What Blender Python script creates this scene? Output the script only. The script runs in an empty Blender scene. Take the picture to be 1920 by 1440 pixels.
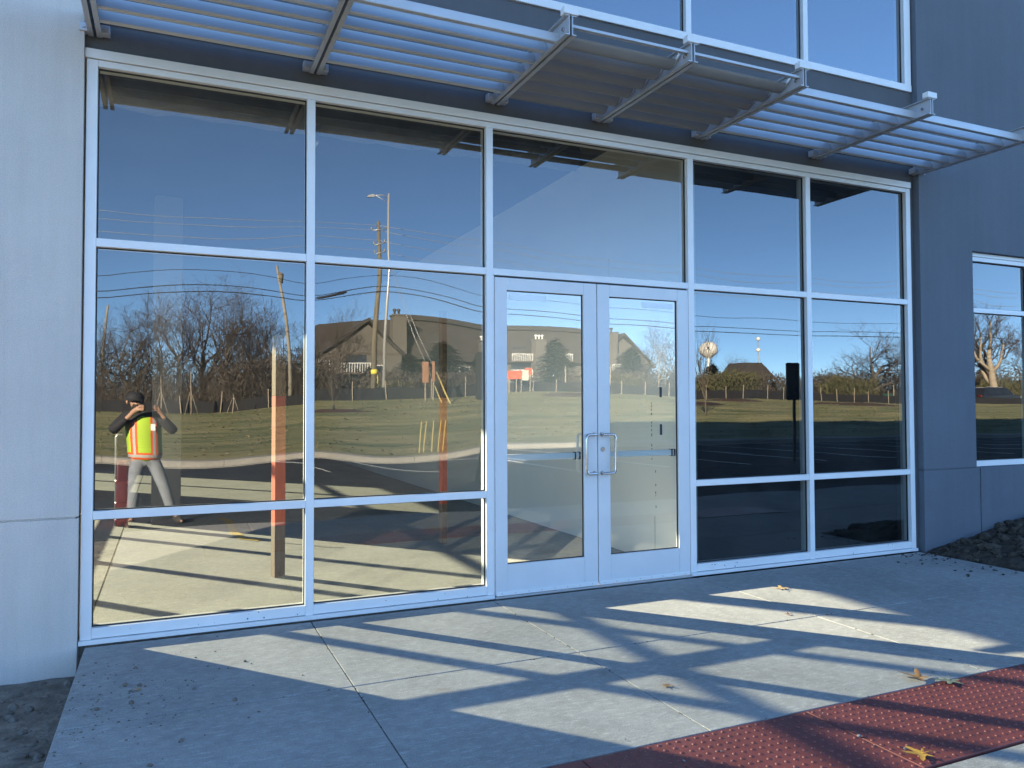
import bpy, bmesh, math, random
import numpy as np
from mathutils import Vector, Matrix, noise
R = math.radians
S = bpy.context.scene
COL = S.collection

# ------------------------------------------------------------------ camera
CAM_R = Vector((0.91319, -0.40752, -0.003256))
CAM_U = Vector((-0.008697, -0.027473, 0.999585))
CAM_F = Vector((0.407443, 0.912782, 0.028632))
CAM_C = Vector((0.4842, -5.4621, 1.4636))
FPX = 1444.12
cam = bpy.data.cameras.new('camera')
cam.sensor_fit = 'HORIZONTAL'; cam.sensor_width = 36.0
cam.lens = FPX / 1920 * 36.0
cam.clip_start = 0.05; cam.clip_end = 6000
camo = bpy.data.objects.new('camera', cam); COL.objects.link(camo); S.camera = camo
camo.matrix_world = Matrix((
    (CAM_R.x, CAM_U.x, -CAM_F.x, CAM_C.x),
    (CAM_R.y, CAM_U.y, -CAM_F.y, CAM_C.y),
    (CAM_R.z, CAM_U.z, -CAM_F.z, CAM_C.z), (0, 0, 0, 1)))

# ------------------------------------------------------------------ sky, sun, exposure
SUN_EL, SUN_AZ = 18.3, -39.7          # azimuth from +y, clockwise
w = bpy.data.worlds.new('World'); S.world = w; w.use_nodes = True
nt = w.node_tree
sky = nt.nodes.new('ShaderNodeTexSky'); sky.sky_type = 'NISHITA'; sky.sun_disc = False
sky.sun_elevation = R(SUN_EL); sky.sun_rotation = R(SUN_AZ)
sky.air_density = 0.42; sky.dust_density = 0.0; sky.ozone_density = 4.0; sky.altitude = 0
wb = nt.nodes.new('ShaderNodeMix'); wb.data_type = 'RGBA'; wb.blend_type = 'MULTIPLY'; wb.inputs[0].default_value = 1.0
wb.inputs[7].default_value = (1.13, 1.09, 0.92, 1)          # the camera's cool white balance
nt.links.new(sky.outputs[0], wb.inputs[6]); nt.links.new(wb.outputs[2], nt.nodes['Background'].inputs[0])
nt.nodes['Background'].inputs[1].default_value = 0.088
sl = bpy.data.lights.new('sun', 'SUN'); sl.energy = 5.0; sl.angle = R(0.5); sl.color = (1.0, 0.86, 0.64)
so = bpy.data.objects.new('sun', sl); COL.objects.link(so)
LD = Vector((math.cos(R(SUN_EL)) * 0.6388, -math.cos(R(SUN_EL)) * 0.7694, -math.sin(R(SUN_EL))))
so.rotation_euler = LD.to_track_quat('-Z', 'Y').to_euler(); so.location = (-20, 25, 20)
S.view_settings.view_transform = 'Standard'; S.view_settings.look = 'None'
S.view_settings.exposure = 3.1; S.view_settings.gamma = 1
cy = S.cycles if hasattr(S, 'cycles') else None
S.render.engine = 'CYCLES'
S.cycles.max_bounces = 10; S.cycles.transparent_max_bounces = 16; S.cycles.glossy_bounces = 5
S.cycles.diffuse_bounces = 4; S.cycles.sample_clamp_indirect = 8; S.cycles.use_denoising = True
S.cycles.caustics_reflective = False; S.cycles.caustics_refractive = False

GLASS_Y = 0.025
def refl(px, py, Y):
    """point on the plane y=Y (behind the camera) that the storefront glass shows at this pixel of the photo"""
    d = CAM_F + CAM_R * ((px - 960) / FPX) - CAM_U * ((py - 720) / FPX)
    t = (2 * GLASS_Y - Y - CAM_C.y) / d.y
    p = CAM_C + d * t
    return Vector((p.x, Y, p.z))

# ------------------------------------------------------------------ helpers
class MB:
    def __init__(s): s.v = []; s.f = []; s.sm = []
    def add(s, vs, fs, smooth=False):
        o = len(s.v); s.v += [tuple(v) for v in vs]
        s.f += [tuple(i + o for i in f) for f in fs]; s.sm += [smooth] * len(fs)
        return s
    def box(s, x0, x1, y0, y1, z0, z1):
        vs = [(x, y, z) for z in (z0, z1) for y in (y0, y1) for x in (x0, x1)]
        return s.add(vs, [(0, 2, 3, 1), (4, 5, 7, 6), (0, 1, 5, 4), (2, 6, 7, 3), (0, 4, 6, 2), (1, 3, 7, 5)])
    def bbox(s, x0, x1, y0, y1, z0, z1, b=0.003):
        """box with chamfered edges"""
        bm = bmesh.new()
        vs = [bm.verts.new((x, y, z)) for z in (z0, z1) for y in (y0, y1) for x in (x0, x1)]
        for f in [(0, 2, 3, 1), (4, 5, 7, 6), (0, 1, 5, 4), (2, 6, 7, 3), (0, 4, 6, 2), (1, 3, 7, 5)]:
            bm.faces.new([vs[i] for i in f])
        b = min(b, 0.45 * min(x1 - x0, y1 - y0, z1 - z0))
        bmesh.ops.bevel(bm, geom=bm.edges[:], offset=b, segments=1, affect='EDGES')
        return s.bm(bm)
    def bm(s, bm, smooth=False):
        bm.verts.index_update()
        s.add([v.co.copy() for v in bm.verts], [[v.index for v in f.verts] for f in bm.faces], smooth); bm.free(); return s
    def tube(s, pts, rad, n=8, cap=True, smooth=True):
        pts = [Vector(p) for p in pts]
        if not hasattr(rad, '__len__'): rad = [rad] * len(pts)
        vs = []; up = None
        for i, p in enumerate(pts):
            t = (pts[min(i + 1, len(pts) - 1)] - pts[max(i - 1, 0)])
            if t.length < 1e-9: t = Vector((0, 0, 1))
            t.normalize()
            if up is None:
                up = t.orthogonal().normalized()
            a = (up - t * up.dot(t))
            a = a.normalized() if a.length > 1e-6 else t.orthogonal().normalized()
            up = a; b = t.cross(a)
            for k in range(n):
                an = 2 * math.pi * k / n
                vs.append(p + (a * math.cos(an) + b * math.sin(an)) * rad[i])
        fs = []
        for i in range(len(pts) - 1):
            for k in range(n):
                k2 = (k + 1) % n
                fs.append((i * n + k, i * n + k2, (i + 1) * n + k2, (i + 1) * n + k))
        s.add(vs, fs, smooth)
        if cap and n > 2:
            o = len(s.v) - len(vs)
            s.f += [tuple(o + k for k in range(n))[::-1], tuple(o + (len(pts) - 1) * n + k for k in range(n))]; s.sm += [False, False]
        return s
    def prism(s, prof, axis, a0, a1, smooth=False):
        """2D profile extruded along axis ('x': prof=(y,z); 'y': (x,z); 'z': (x,y))"""
        n = len(prof)
        def pt(p, a):
            return {'x': (a, p[0], p[1]), 'y': (p[0], a, p[1]), 'z': (p[0], p[1], a)}[axis]
        vs = [pt(p, a0) for p in prof] + [pt(p, a1) for p in prof]
        fs = [(k, (k + 1) % n, n + (k + 1) % n, n + k) for k in range(n)]
        s.add(vs, fs, smooth)
        s.add(vs, [tuple(range(n))[::-1], tuple(range(n, 2 * n))]); return s
    def lathe(s, prof, c=(0, 0, 0), n=24, smooth=True):
        vs = []; m = len(prof)
        for r_, z in prof:
            for k in range(n):
                a = 2 * math.pi * k / n
                vs.append((c[0] + r_ * math.cos(a), c[1] + r_ * math.sin(a), c[2] + z))
        fs = [(i * n + k, i * n + (k + 1) % n, (i + 1) * n + (k + 1) % n, (i + 1) * n + k) for i in range(m - 1) for k in range(n)]
        return s.add(vs, fs, smooth)
    def lump(s, c, r_, seed, sub=1, flat=0.7):
        bm = bmesh.new(); bmesh.ops.create_icosphere(bm, subdivisions=sub, radius=1.0)
        off = Vector((seed * 1.7, seed * 3.1, seed * .7))
        rz = Matrix.Rotation(seed * 2.3, 3, 'Z')
        sx = 0.75 + 0.5 * ((seed * 7919) % 97) / 97
        for v in bm.verts:
            k = 1 + 0.55 * noise.noise(v.co * 1.4 + off)
            q = rz @ Vector((v.co.x * sx, v.co.y / sx, v.co.z * flat)) * (r_ * k)
            v.co = q + Vector(c)
        return s.bm(bm, False)
    def build_each(s, name, mat, parent=None):
        """one object per separate piece"""
        par = list(range(len(s.v)))
        def fd(i):
            while par[i] != i: par[i] = par[par[i]]; i = par[i]
            return i
        for f in s.f:
            for i in f[1:]: par[fd(i)] = fd(f[0])
        groups = {}
        for f, sm in zip(s.f, s.sm): groups.setdefault(fd(f[0]), []).append((f, sm))
        out = []
        for g_ in groups.values():
            q = MB(); mp = {}
            for f, sm in g_:
                for i in f:
                    if i not in mp: mp[i] = len(q.v); q.v.append(s.v[i])
                q.f.append(tuple(mp[i] for i in f)); q.sm.append(sm)
            out.append(q.build(name, mat, parent))
        return out
    def build(s, name, mat, parent=None, loc=None):
        me = bpy.data.meshes.new(name); me.from_pydata(s.v, [], s.f)
        me.polygons.foreach_set('use_smooth', s.sm); me.update()
        o = bpy.data.objects.new(name, me); COL.objects.link(o)
        if mat: me.materials.append(mat)
        if parent is not None: o.parent = parent
        if loc: o.location = loc
        return o

def tag(o, label=None, cat=None, group=None, kind=None):
    if label: o['label'] = label
    if cat: o['category'] = cat
    if group: o['group'] = group
    if kind: o['kind'] = kind
    return o
def empty(name, loc=(0, 0, 0), label=None, cat=None, group=None, rz=0):
    o = bpy.data.objects.new(name, None); COL.objects.link(o); o.location = loc; o.rotation_euler = (0, 0, rz)
    o.empty_display_size = 0.1
    return tag(o, label, cat, group)
def copy_tree(o, parent=None):
    c = o.copy(); COL.objects.link(c)
    if parent is not None: c.parent = parent
    for ch in [k for k in o.children]: copy_tree(ch, c)
    return c

# ------------------------------------------------------------------ materials
def mat(name, col, rough=0.6, metal=0.0, var=0.0, scale=3.0, bump=0.0, bscale=40.0, spec=0.5, stretch=None, col2=None, detail=6):
    m = bpy.data.materials.new(name); m.use_nodes = True; n = m.node_tree; L = n.links
    p = n.nodes['Principled BSDF']; p.inputs['Roughness'].default_value = rough; p.inputs['Metallic'].default_value = metal
    p.inputs['Specular IOR Level'].default_value = spec
    tc = n.nodes.new('ShaderNodeTexCoord'); src = tc.outputs['Object']
    if stretch:
        mp = n.nodes.new('ShaderNodeMapping'); mp.inputs['Scale'].default_value = stretch; L.new(src, mp.inputs[0]); src = mp.outputs[0]
    if var > 0 or col2:
        t = n.nodes.new('ShaderNodeTexNoise'); t.inputs['Scale'].default_value = scale; t.inputs['Detail'].default_value = detail; t.inputs['Roughness'].default_value = 0.62
        L.new(src, t.inputs[0])
        r = n.nodes.new('ShaderNodeValToRGB'); r.color_ramp.elements[0].position = 0.32; r.color_ramp.elements[1].position = 0.68
        c2 = col2 or tuple(min(1, c * (1 + var)) for c in col); c1 = col if col2 else tuple(c * (1 - var) for c in col)
        r.color_ramp.elements[0].color = (*c1, 1); r.color_ramp.elements[1].color = (*c2, 1)
        L.new(t.outputs[0], r.inputs[0]); L.new(r.outputs[0], p.inputs['Base Color'])
    else:
        p.inputs['Base Color'].default_value = (*col, 1)
    if bump > 0:
        t2 = n.nodes.new('ShaderNodeTexNoise'); t2.inputs['Scale'].default_value = bscale; t2.inputs['Detail'].default_value = 4
        L.new(src, t2.inputs[0]); b = n.nodes.new('ShaderNodeBump'); b.inputs['Strength'].default_value = bump; b.inputs['Distance'].default_value = 0.02
        L.new(t2.outputs[0], b.inputs['Height']); L.new(b.outputs[0], p.inputs['Normal'])
    return m

def glass_mat(name, tint, r0, rough=0.0, gtint=(1, 1, 1), wav=0.0):
    """thin coated glazing unit: see-through tinted sheet plus a mirror-like reflection that grows at grazing angles"""
    m = bpy.data.materials.new(name); m.use_nodes = True; n = m.node_tree; L = n.links
    n.nodes.remove(n.nodes['Principled BSDF']); out = n.nodes['Material Output']
    tr = n.nodes.new('ShaderNodeBsdfTransparent'); tr.inputs[0].default_value = (*tint, 1)
    gl = n.nodes.new('ShaderNodeBsdfGlossy'); gl.inputs['Roughness'].default_value = rough; gl.inputs[0].default_value = (*gtint, 1)
    lw = n.nodes.new('ShaderNodeLayerWeight'); lw.inputs[0].default_value = 0.5
    pw = n.nodes.new('ShaderNodeMath'); pw.operation = 'POWER'; pw.inputs[1].default_value = 5.0
    L.new(lw.outputs['Facing'], pw.inputs[0])
    ma = n.nodes.new('ShaderNodeMath'); ma.operation = 'MULTIPLY_ADD'; ma.inputs[1].default_value = 1 - r0; ma.inputs[2].default_value = r0
    L.new(pw.outputs[0], ma.inputs[0])
    mx = n.nodes.new('ShaderNodeMixShader'); L.new(ma.outputs[0], mx.inputs[0]); L.new(tr.outputs[0], mx.inputs[1]); L.new(gl.outputs[0], mx.inputs[2])
    # a faint film of construction dust
    df = n.nodes.new('ShaderNodeBsdfDiffuse'); df.inputs[0].default_value = (.6, .58, .54, 1)
    tc = n.nodes.new('ShaderNodeTexCoord'); tn = n.nodes.new('ShaderNodeTexNoise'); tn.inputs['Scale'].default_value = 2.2; tn.inputs['Detail'].default_value = 8
    L.new(tc.outputs['Object'], tn.inputs[0])
    mr = n.nodes.new('ShaderNodeMapRange'); mr.inputs[1].default_value = .35; mr.inputs[2].default_value = .75; mr.inputs[3].default_value = 0.004; mr.inputs[4].default_value = 0.028
    L.new(tn.outputs[0], mr.inputs[0])
    mx2 = n.nodes.new('ShaderNodeMixShader'); L.new(mr.outputs[0], mx2.inputs[0]); L.new(mx.outputs[0], mx2.inputs[1]); L.new(df.outputs[0], mx2.inputs[2])
    L.new(mx2.outputs[0], out.inputs[0])
    if wav > 0:
        w1 = n.nodes.new('ShaderNodeTexNoise'); w1.inputs['Scale'].default_value = 1.1; w1.inputs['Detail'].default_value = 1
        mp = n.nodes.new('ShaderNodeMapping'); mp.inputs['Scale'].default_value = (1.0, 1.0, 2.6); L.new(tc.outputs['Object'], mp.inputs[0]); L.new(mp.outputs[0], w1.inputs[0])
        b = n.nodes.new('ShaderNodeBump'); b.inputs['Strength'].default_value = 1.0; b.inputs['Distance'].default_value = wav
        L.new(w1.outputs[0], b.inputs['Height']); L.new(b.outputs[0], gl.inputs['Normal'])
    return m

M = {}
M['alu'] = mat('anodised_aluminium', (.82, .815, .81), .42, 0.0, var=.05, scale=2.0, bump=.02, bscale=300)
M['alu_door'] = mat('door_aluminium', (.72, .72, .725), .36, 0.0, var=.04, scale=2.5)
M['alu_shade'] = mat('sunshade_aluminium', (.50, .52, .55), .38, 0.25, var=.05, scale=3)
M['gasket'] = mat('black_gasket', (.012, .012, .014), .6)
M['steel'] = mat('brushed_steel', (.55, .55, .56), .22, 1.0, var=.06, scale=30)
M['glass'] = glass_mat('tinted_glass', (.40, .43, .415), .13, wav=0.0004)
M['glass_side'] = glass_mat('side_glass', (.74, .77, .75), .12)
M['glass_far'] = glass_mat('far_side_glass', (.50, .53, .51), .12)
M['shade_blade'] = mat('blade_grey', (.25, .25, .255), .45, .1, var=.08, scale=2)
M['glass_up'] = glass_mat('upper_glass', (.30, .34, .36), .32, gtint=(.9, .95, 1))
M['glass_door'] = glass_mat('clear_door_glass', (.90, .93, .90), .185)
M['black'] = mat('black_plastic', (.012, .013, .015), .45)
M['white_card'] = mat('white_label', (.88, .92, .93), .5)

def stucco(name, col):
    m = mat(name, col, .85, var=.06, scale=.9, bump=.35, bscale=230, spec=.2); n = m.node_tree; L = n.links; p = n.nodes['Principled BSDF']
    base = p.inputs['Base Color'].links[0].from_socket; tc = n.nodes.new('ShaderNodeTexCoord')
    def lay(st, sc, a, b, c0, c1, blend):
        nonlocal base
        mp = n.nodes.new('ShaderNodeMapping'); mp.inputs['Scale'].default_value = st; L.new(tc.outputs['Object'], mp.inputs[0])
        t = n.nodes.new('ShaderNodeTexNoise'); t.inputs['Scale'].default_value = sc; t.inputs['Detail'].default_value = 7; t.inputs['Roughness'].default_value = .7; L.new(mp.outputs[0], t.inputs[0])
        r = n.nodes.new('ShaderNodeValToRGB'); r.color_ramp.elements[0].position = a; r.color_ramp.elements[1].position = b
        r.color_ramp.elements[0].color = (*c0, 1); r.color_ramp.elements[1].color = (*c1, 1); L.new(t.outputs[0], r.inputs[0])
        x = n.nodes.new('ShaderNodeMix'); x.data_type = 'RGBA'; x.blend_type = blend; x.inputs[0].default_value = 1; L.new(base, x.inputs[6]); L.new(r.outputs[0], x.inputs[7]); base = x.outputs[2]
    lay((5, 5, .35), 1.6, .35, .7, (.95,) * 3, (1.04,) * 3, 'MULTIPLY')      # faint water streaks
    lay((1, 1, 1), 150, .35, .65, (.86,) * 3, (1.10,) * 3, 'MULTIPLY')        # grain
    lay((1.4, 1.4, .8), 2.6, .70, .80, (0, 0, 0), (.05, .05, .048), 'ADD')    # pale scuffs and splashes
    L.new(base, p.inputs['Base Color']); return m
M['wall'] = stucco('slate_grey_render', (.150, .170, .200))
M['wall_flare'] = stucco('flare_paled_render', (.64, .595, .55))  # grey render paled and warmed: lens flare wash put into the colour
M['wall_dark'] = stucco('dark_grey_panel', (.125, .130, .142))

def concrete(name, col, strength=1.0):
    m = bpy.data.materials.new(name); m.use_nodes = True; n = m.node_tree; L = n.links
    p = n.nodes['Principled BSDF']; p.inputs['Roughness'].default_value = .82; p.inputs['Specular IOR Level'].default_value = .25
    tc = n.nodes.new('ShaderNodeTexCoord'); P = tc.outputs['Object']
    def nz(sc, det, ro=.6, st=None):
        t = n.nodes.new('ShaderNodeTexNoise'); t.inputs['Scale'].default_value = sc; t.inputs['Detail'].default_value = det; t.inputs['Roughness'].default_value = ro
        if st:
            mp = n.nodes.new('ShaderNodeMapping'); mp.inputs['Scale'].default_value = st; mp.inputs['Rotation'].default_value = (0, 0, .35); L.new(P, mp.inputs[0]); L.new(mp.outputs[0], t.inputs[0])
        else: L.new(P, t.inputs[0])
        return t.outputs[0]
    def ramp(src, a, b, c0, c1):
        r = n.nodes.new('ShaderNodeValToRGB'); r.color_ramp.elements[0].position = a; r.color_ramp.elements[1].position = b
        r.color_ramp.elements[0].color = (*c0, 1); r.color_ramp.elements[1].color = (*c1, 1); L.new(src, r.inputs[0]); return r.outputs[0]
    def mul(a, b, f=1.0, t='MULTIPLY'):
        x = n.nodes.new('ShaderNodeMix'); x.data_type = 'RGBA'; x.blend_type = t; x.inputs[0].default_value = f
        L.new(a, x.inputs[6]); L.new(b, x.inputs[7]); return x.outputs[2]
    s = strength
    c = ramp(nz(1.3, 8, .65), .3, .72, tuple(k * (1 - .20 * s) for k in col), tuple(k * (1 + .12 * s) for k in col))
    c = mul(c, ramp(nz(14, 6, .7), .35, .65, (1 - .16 * s,) * 3, (1.04,) * 3))
    c = mul(c, ramp(nz(160, 4, .7), .3, .62, (1 - .34 * s,) * 3, (1.10,) * 3))
    # pale scuffs
    sc = ramp(nz(13, 6, .82, (1.0, 4.2, 1)), .53, .64, (0, 0, 0), (.15 * s, .15 * s, .145 * s))
    c = mul(c, sc, 1.0, 'ADD')
    # rusty brown stains, few
    st = ramp(nz(2.1, 4, .55), .66, .80, (1, 1, 1), (.80, .72, .62))
    c = mul(c, st)
    sp = ramp(nz(75, 2, .5), .70, .76, (1, 1, 1), (.55, .53, .50))
    c = mul(c, sp)
    L.new(c, p.inputs['Base Color'])
    b = n.nodes.new('ShaderNodeBump'); b.inputs['Strength'].default_value = .18; b.inputs['Distance'].default_value = .004
    L.new(nz(120, 4, .7), b.inputs['Height']); L.new(b.outputs[0], p.inputs['Normal'])
    return m
M['concrete'] = concrete('sidewalk_concrete', (.37, .365, .35))
M['curb'] = concrete('curb_concrete', (.30, .29, .265), .7)
M['floor'] = concrete('floor_concrete', (.47, .455, .40), .9)
M['joint'] = mat('joint_dirt', (.06, .052, .045), .95, var=.4, scale=30)
M['asphalt'] = mat('asphalt', (.030, .031, .034), .9, var=.25, scale=.5, bump=.5, bscale=120, spec=.25)
M['paint_white'] = mat('road_paint', (.62, .62, .60), .7, var=.12, scale=6)
M['paint_yellow'] = mat('yellow_paint', (.62, .42, .05), .7, var=.15, scale=8)
M['tactile'] = mat('brick_red_tactile', (.165, .044, .040), .5, var=.18, scale=3, bump=.15, bscale=200)
M['soil'] = mat('soil', (.040, .033, .027), .95, var=.0, scale=9, bump=.9, bscale=28, col2=(.105, .085, .066), spec=.15)
M['soil_pale'] = mat('dry_soil', (.12, .10, .08), .95, scale=7, bump=.9, bscale=25, col2=(.27, .235, .195), spec=.15)
M['clod'] = mat('soil_clod', (.042, .035, .029), .95, scale=12, bump=.9, bscale=60, col2=(.115, .095, .075), spec=.1)
M['drywall'] = mat('painted_drywall', (.66, .67, .63), .7, var=.02, scale=1.2)
M['ink'] = mat('print_ink', (.05, .06, .06), .7)
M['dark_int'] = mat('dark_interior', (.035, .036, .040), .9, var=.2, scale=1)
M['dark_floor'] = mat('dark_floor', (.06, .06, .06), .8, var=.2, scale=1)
M['duct'] = mat('foil_duct', (.16, .16, .16), .5, .3, var=.2, scale=8, bump=.6, bscale=14)
M['wood'] = mat('raw_timber', (.27, .19, .11), .75, scale=6, col2=(.19, .13, .075), stretch=(6, 6, .6))
M['wood_orange'] = mat('orange_timber', (.70, .13, .05), .7, var=.15, scale=5, stretch=(4, 4, .6))
M['red_pipe'] = mat('red_pipe', (.45, .035, .03), .4)
M['lawn'] = mat('lawn_grass', (.060, .095, .026), .95, scale=.40, bump=1.0, bscale=18, col2=(.31, .275, .13), stretch=(.5, 2.6, 1), detail=12)
M['mulch'] = mat('bark_mulch', (.055, .028, .02), .95, var=.4, scale=12, bump=.8, bscale=30)
M['field'] = mat('rough_ground', (.07, .06, .032), .95, var=.3, scale=.2)
M['bark'] = mat('grey_bark', (.105, .088, .072), .9, var=.25, scale=6, stretch=(6, 6, 1))
M['twig'] = mat('brown_twigs', (.076, .062, .052), .9, var=.2, scale=.6)
M['pale_bark'] = mat('pale_bark', (.30, .25, .19), .85, var=.2, scale=4)
M['brush'] = mat('dry_brush', (.046, .040, .033), .95, scale=.35, col2=(.078, .064, .051))
M['olive'] = mat('olive_shrub', (.055, .060, .022), .95, scale=.5, col2=(.095, .088, .04))
M['pine'] = mat('conifer_needles', (.018, .034, .018), .9, scale=.8, col2=(.042, .065, .032))
M['silt'] = mat('black_silt_fabric', (.012, .012, .014), .8, var=.2, scale=3)
M['stake'] = mat('pale_stake', (.30, .26, .20), .8)
M['yellow_stake'] = mat('yellow_stake', (.42, .34, .12), .7)
M['pole_wood'] = mat('weathered_pole', (.155, .135, .10), .9, var=.25, scale=3, stretch=(5, 5, .4))
M['galv'] = mat('galvanised_steel', (.52, .52, .52), .45, .5)
M['cable'] = mat('cable_black', (.02, .02, .022), .6)
M['cable_al'] = mat('cable_aluminium', (.45, .45, .46), .4, .5)

# ------------------------------------------------------------------ ground, lot, kerb, lawn (structure)
def struct(o): return tag(o, kind='structure')
ground = MB().add([(-3000, -3000, -.6), (3000, -3000, -.6), (3000, 3000, -.6), (-3000, 3000, -.6)], [(0, 1, 2, 3)]).build('ground', M['field']); struct(ground)

# sidewalk: separate slabs with tooled joints
XJ = [0.03, 1.385, 2.725, 4.60, 5.965, 7.33, 8.7, 10.05, 11.4, 12.75, 14.1]
m = MB(); g = 0.003
YROW = [(-0.075, -1.40), (-1.40, -2.625)]
for (ya, yb) in YROW:
    for i in range(len(XJ) - 1):
        if i >= 5 and ya > -1.0: continue
        m.bbox(XJ[i] + g, XJ[i + 1] - g, yb + .006, ya - .006, -.10, 0.0, .002)
m.bbox(XJ[5] + g, XJ[-1], -1.40 + g, -1.17, -.10, 0.0, .006)
for i in range(len(XJ) - 1):
    m.bbox(XJ[i] + g, XJ[i + 1] - g, -4.55, -3.275, -.13, -.002, .006)
m.bbox(.033, .829, -3.265, -2.635, -.13, 0.0, .002); m.bbox(.835 + 1.22 * 6 + .006, 14.1, -3.265, -2.635, -.13, 0.0, .002)
sw = m.build('sidewalk', M['concrete']); struct(sw)
jb = MB().box(0.035, 14.1, -4.54, -.08, -.45, -.016).build('sidewalk_base', M['joint']); struct(jb)

# red detectable warning strip: flat field with truncated domes
m = MB(); x0s = 3.275 - 1.22 * 2
for k in range(6):
    m.bbox(x0s + k * 1.22 + .003, x0s + (k + 1) * 1.22 - .003, -3.265, -2.635, -.05, .003, .002)
for k in range(1, 5):
    for i in range(25):
        for j in range(13):
            x = x0s + k * 1.22 + .0244 + .0488 * i; y = -3.262 + .024 + .0483 * j
            m.lathe([(.0098, 0), (.0088, .0024), (.005, .0040), (.0001, .0043)], (x, y, .003), 7)
struct(m.build('tactile_paving', M['tactile']))

# asphalt lot, slightly below the walk
lot = MB()
lot.add([(-60, -4.55, -.14), (90, -4.55, -.14), (90, -21.5, -.10), (-60, -21.5, -.10)], [(0, 1, 2, 3)])
lot.add([(-60, 60, -.14), (-1.9, 60, -.14), (-1.9, -4.55, -.14), (-60, -4.55, -.14)], [(0, 1, 2, 3)])
lot.add([(14.1, 0, -.14), (90, 0, -.14), (90, -4.55, -.14), (14.1, -4.55, -.14)], [(0, 3, 2, 1)])
struct(lot.build('parking_lot', M['asphalt']))
CURB_Y = -19.6
m = MB()
for x in (-8.3, -5.5, -2.8, 3.2, 5.9, 8.6, 11.3, 14.0, 16.7, 19.4, 22.1, 24.8, 27.5, 30.2, 33, 36):
    dx = 1.1
    m.add([(x, CURB_Y + .1, -.098), (x + .11, CURB_Y + .1, -.098), (x + .11 + dx, CURB_Y + 5.4, -.098), (x + dx, CURB_Y + 5.4, -.098)], [(0, 1, 2, 3)])
for x in np.arange(9.3, 45, 2.75): m.box(float(x), float(x) + .1, -16.2, -10.9, -.118, -.112)
struct(m.build('parking_lines', M['paint_white']))
m = MB()
prof = [(CURB_Y + .16, -.2), (CURB_Y + .14, .02), (CURB_Y + .10, .055), (CURB_Y - .06, .06), (CURB_Y - .26, .075), (CURB_Y - .28, -.2)]
x = -70
while x < 100:
    m.prism(prof, 'x', x + .006, x + 2.994); x += 3
# gutter pan
m.box(-70, 100, CURB_Y + .161, CURB_Y + .45, -.16, -.092)
struct(m.build('curb', M['curb']))

# lawn rising to a crest with the silt fence
CREST_Y = -46.0
cp = [refl(px, py, CREST_Y) for px, py in ((60, 772), (190, 772), (430, 766), (560, 756), (610, 750), (720, 744), (870, 739), (1030, 738), (1180, 741), (1310, 748), (1420, 747), (1600, 753), (1700, 756), (1860, 757), (2100, 758))]
CX = [p.x for p in cp]; CZ = [p.z for p in cp]
def lawn_z(x, y):
    c = float(np.interp(x, CX, CZ)); t = (CURB_Y - .4 - y)
    T = CURB_Y - .4 - CREST_Y
    k = max(0, min(1, t / T))
    h = .06 + (c - .06) * (k * .82 + .18 * k * k * (3 - 2 * k))
    if t > T:
        q = t - T; h = c - min(q * .015, 1.2) - max(0, min(1, (q - 60) / 60)) * 1.0
    return h + .07 * noise.noise(Vector((x * .09, y * .13, 0))) * min(1, t / 4)
xs = np.concatenate([np.linspace(-160, -60, 10), np.linspace(-50, 140, 96), np.linspace(150, 400, 14)])
ys = np.concatenate([np.linspace(CURB_Y - .4, -50, 40), np.linspace(-54, -110, 15), np.linspace(-125, -260, 8)])
vs = [(float(x), float(y), lawn_z(float(x), float(y))) for y in ys for x in xs]
nx = len(xs); fs = [(j * nx + i, j * nx + i + 1, (j + 1) * nx + i + 1, (j + 1) * nx + i) for j in range(len(ys) - 1) for i in range(nx - 1)]
lawn = MB().add(vs, [f[::-1] for f in fs], True).build('lawn', M['lawn']); struct(lawn)
def on_lawn(px, Y, dz=0.0):
    p = refl(px, 760, Y); return Vector((p.x, Y, lawn_z(p.x, Y) + dz))
# mulch beds
def bed(px, Y, rx, ry):
    c = on_lawn(px, Y); m = MB(); vs = [(c.x, c.y, lawn_z(c.x, c.y) + .14)]; n = 22
    for ring in (.5, 1.0):
        for k in range(n):
            a = 2 * math.pi * k / n; r_ = ring * (1 + .12 * math.sin(3 * a + px))
            x = c.x + rx * r_ * math.cos(a); y = c.y + ry * r_ * math.sin(a)
            vs.append((x, y, lawn_z(x, y) + (.10 if ring < 1 else -.02)))
    fs = [(0, 1 + k, 1 + (k + 1) % n) for k in range(n)] + [(1 + k, 1 + n + k, 1 + n + (k + 1) % n, 1 + (k + 1) % n) for k in range(n)]
    m.add(vs, fs, True); struct(m.build('mulch_bed', M['mulch']))
for a in ((655, -37, 1.6, 1.0), (1075, -42, 3.0, 1.3), (1310, -38, 2.6, 1.2), (1375, -44, 3.0, 1.2), (1600, -40, 6.0, 1.6)): bed(*a)

# ------------------------------------------------------------------ soil beds by the wall
def soil_patch(name, x0, x1, y0, y1, hf, mt, nx_, ny_, seed):
    vs = []
    for j in range(ny_ + 1):
        for i in range(nx_ + 1):
            x = x0 + (x1 - x0) * i / nx_; y = y0 + (y1 - y0) * j / ny_
            h = hf(x, y)
            n1 = noise.noise(Vector((x * 3, y * 3, seed))) * .035 + noise.noise(Vector((x * 11, y * 11, seed + 5))) * .02 + noise.noise(Vector((x * 30, y * 30, seed + 9))) * .008
            vs.append((x, y, h + n1 * min(1.0, .35 + max(0, h) * 4)))
    w_ = nx_ + 1
    fs = [(j * w_ + i, j * w_ + i + 1, (j + 1) * w_ + i + 1, (j + 1) * w_ + i) for j in range(ny_) for i in range(nx_)]
    return struct(MB().add(vs, fs, False).build(name, mt))
def ss(a, b, x):
    t = max(0, min(1, (x - a) / (b - a))); return t * t * (3 - 2 * t)
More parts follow.
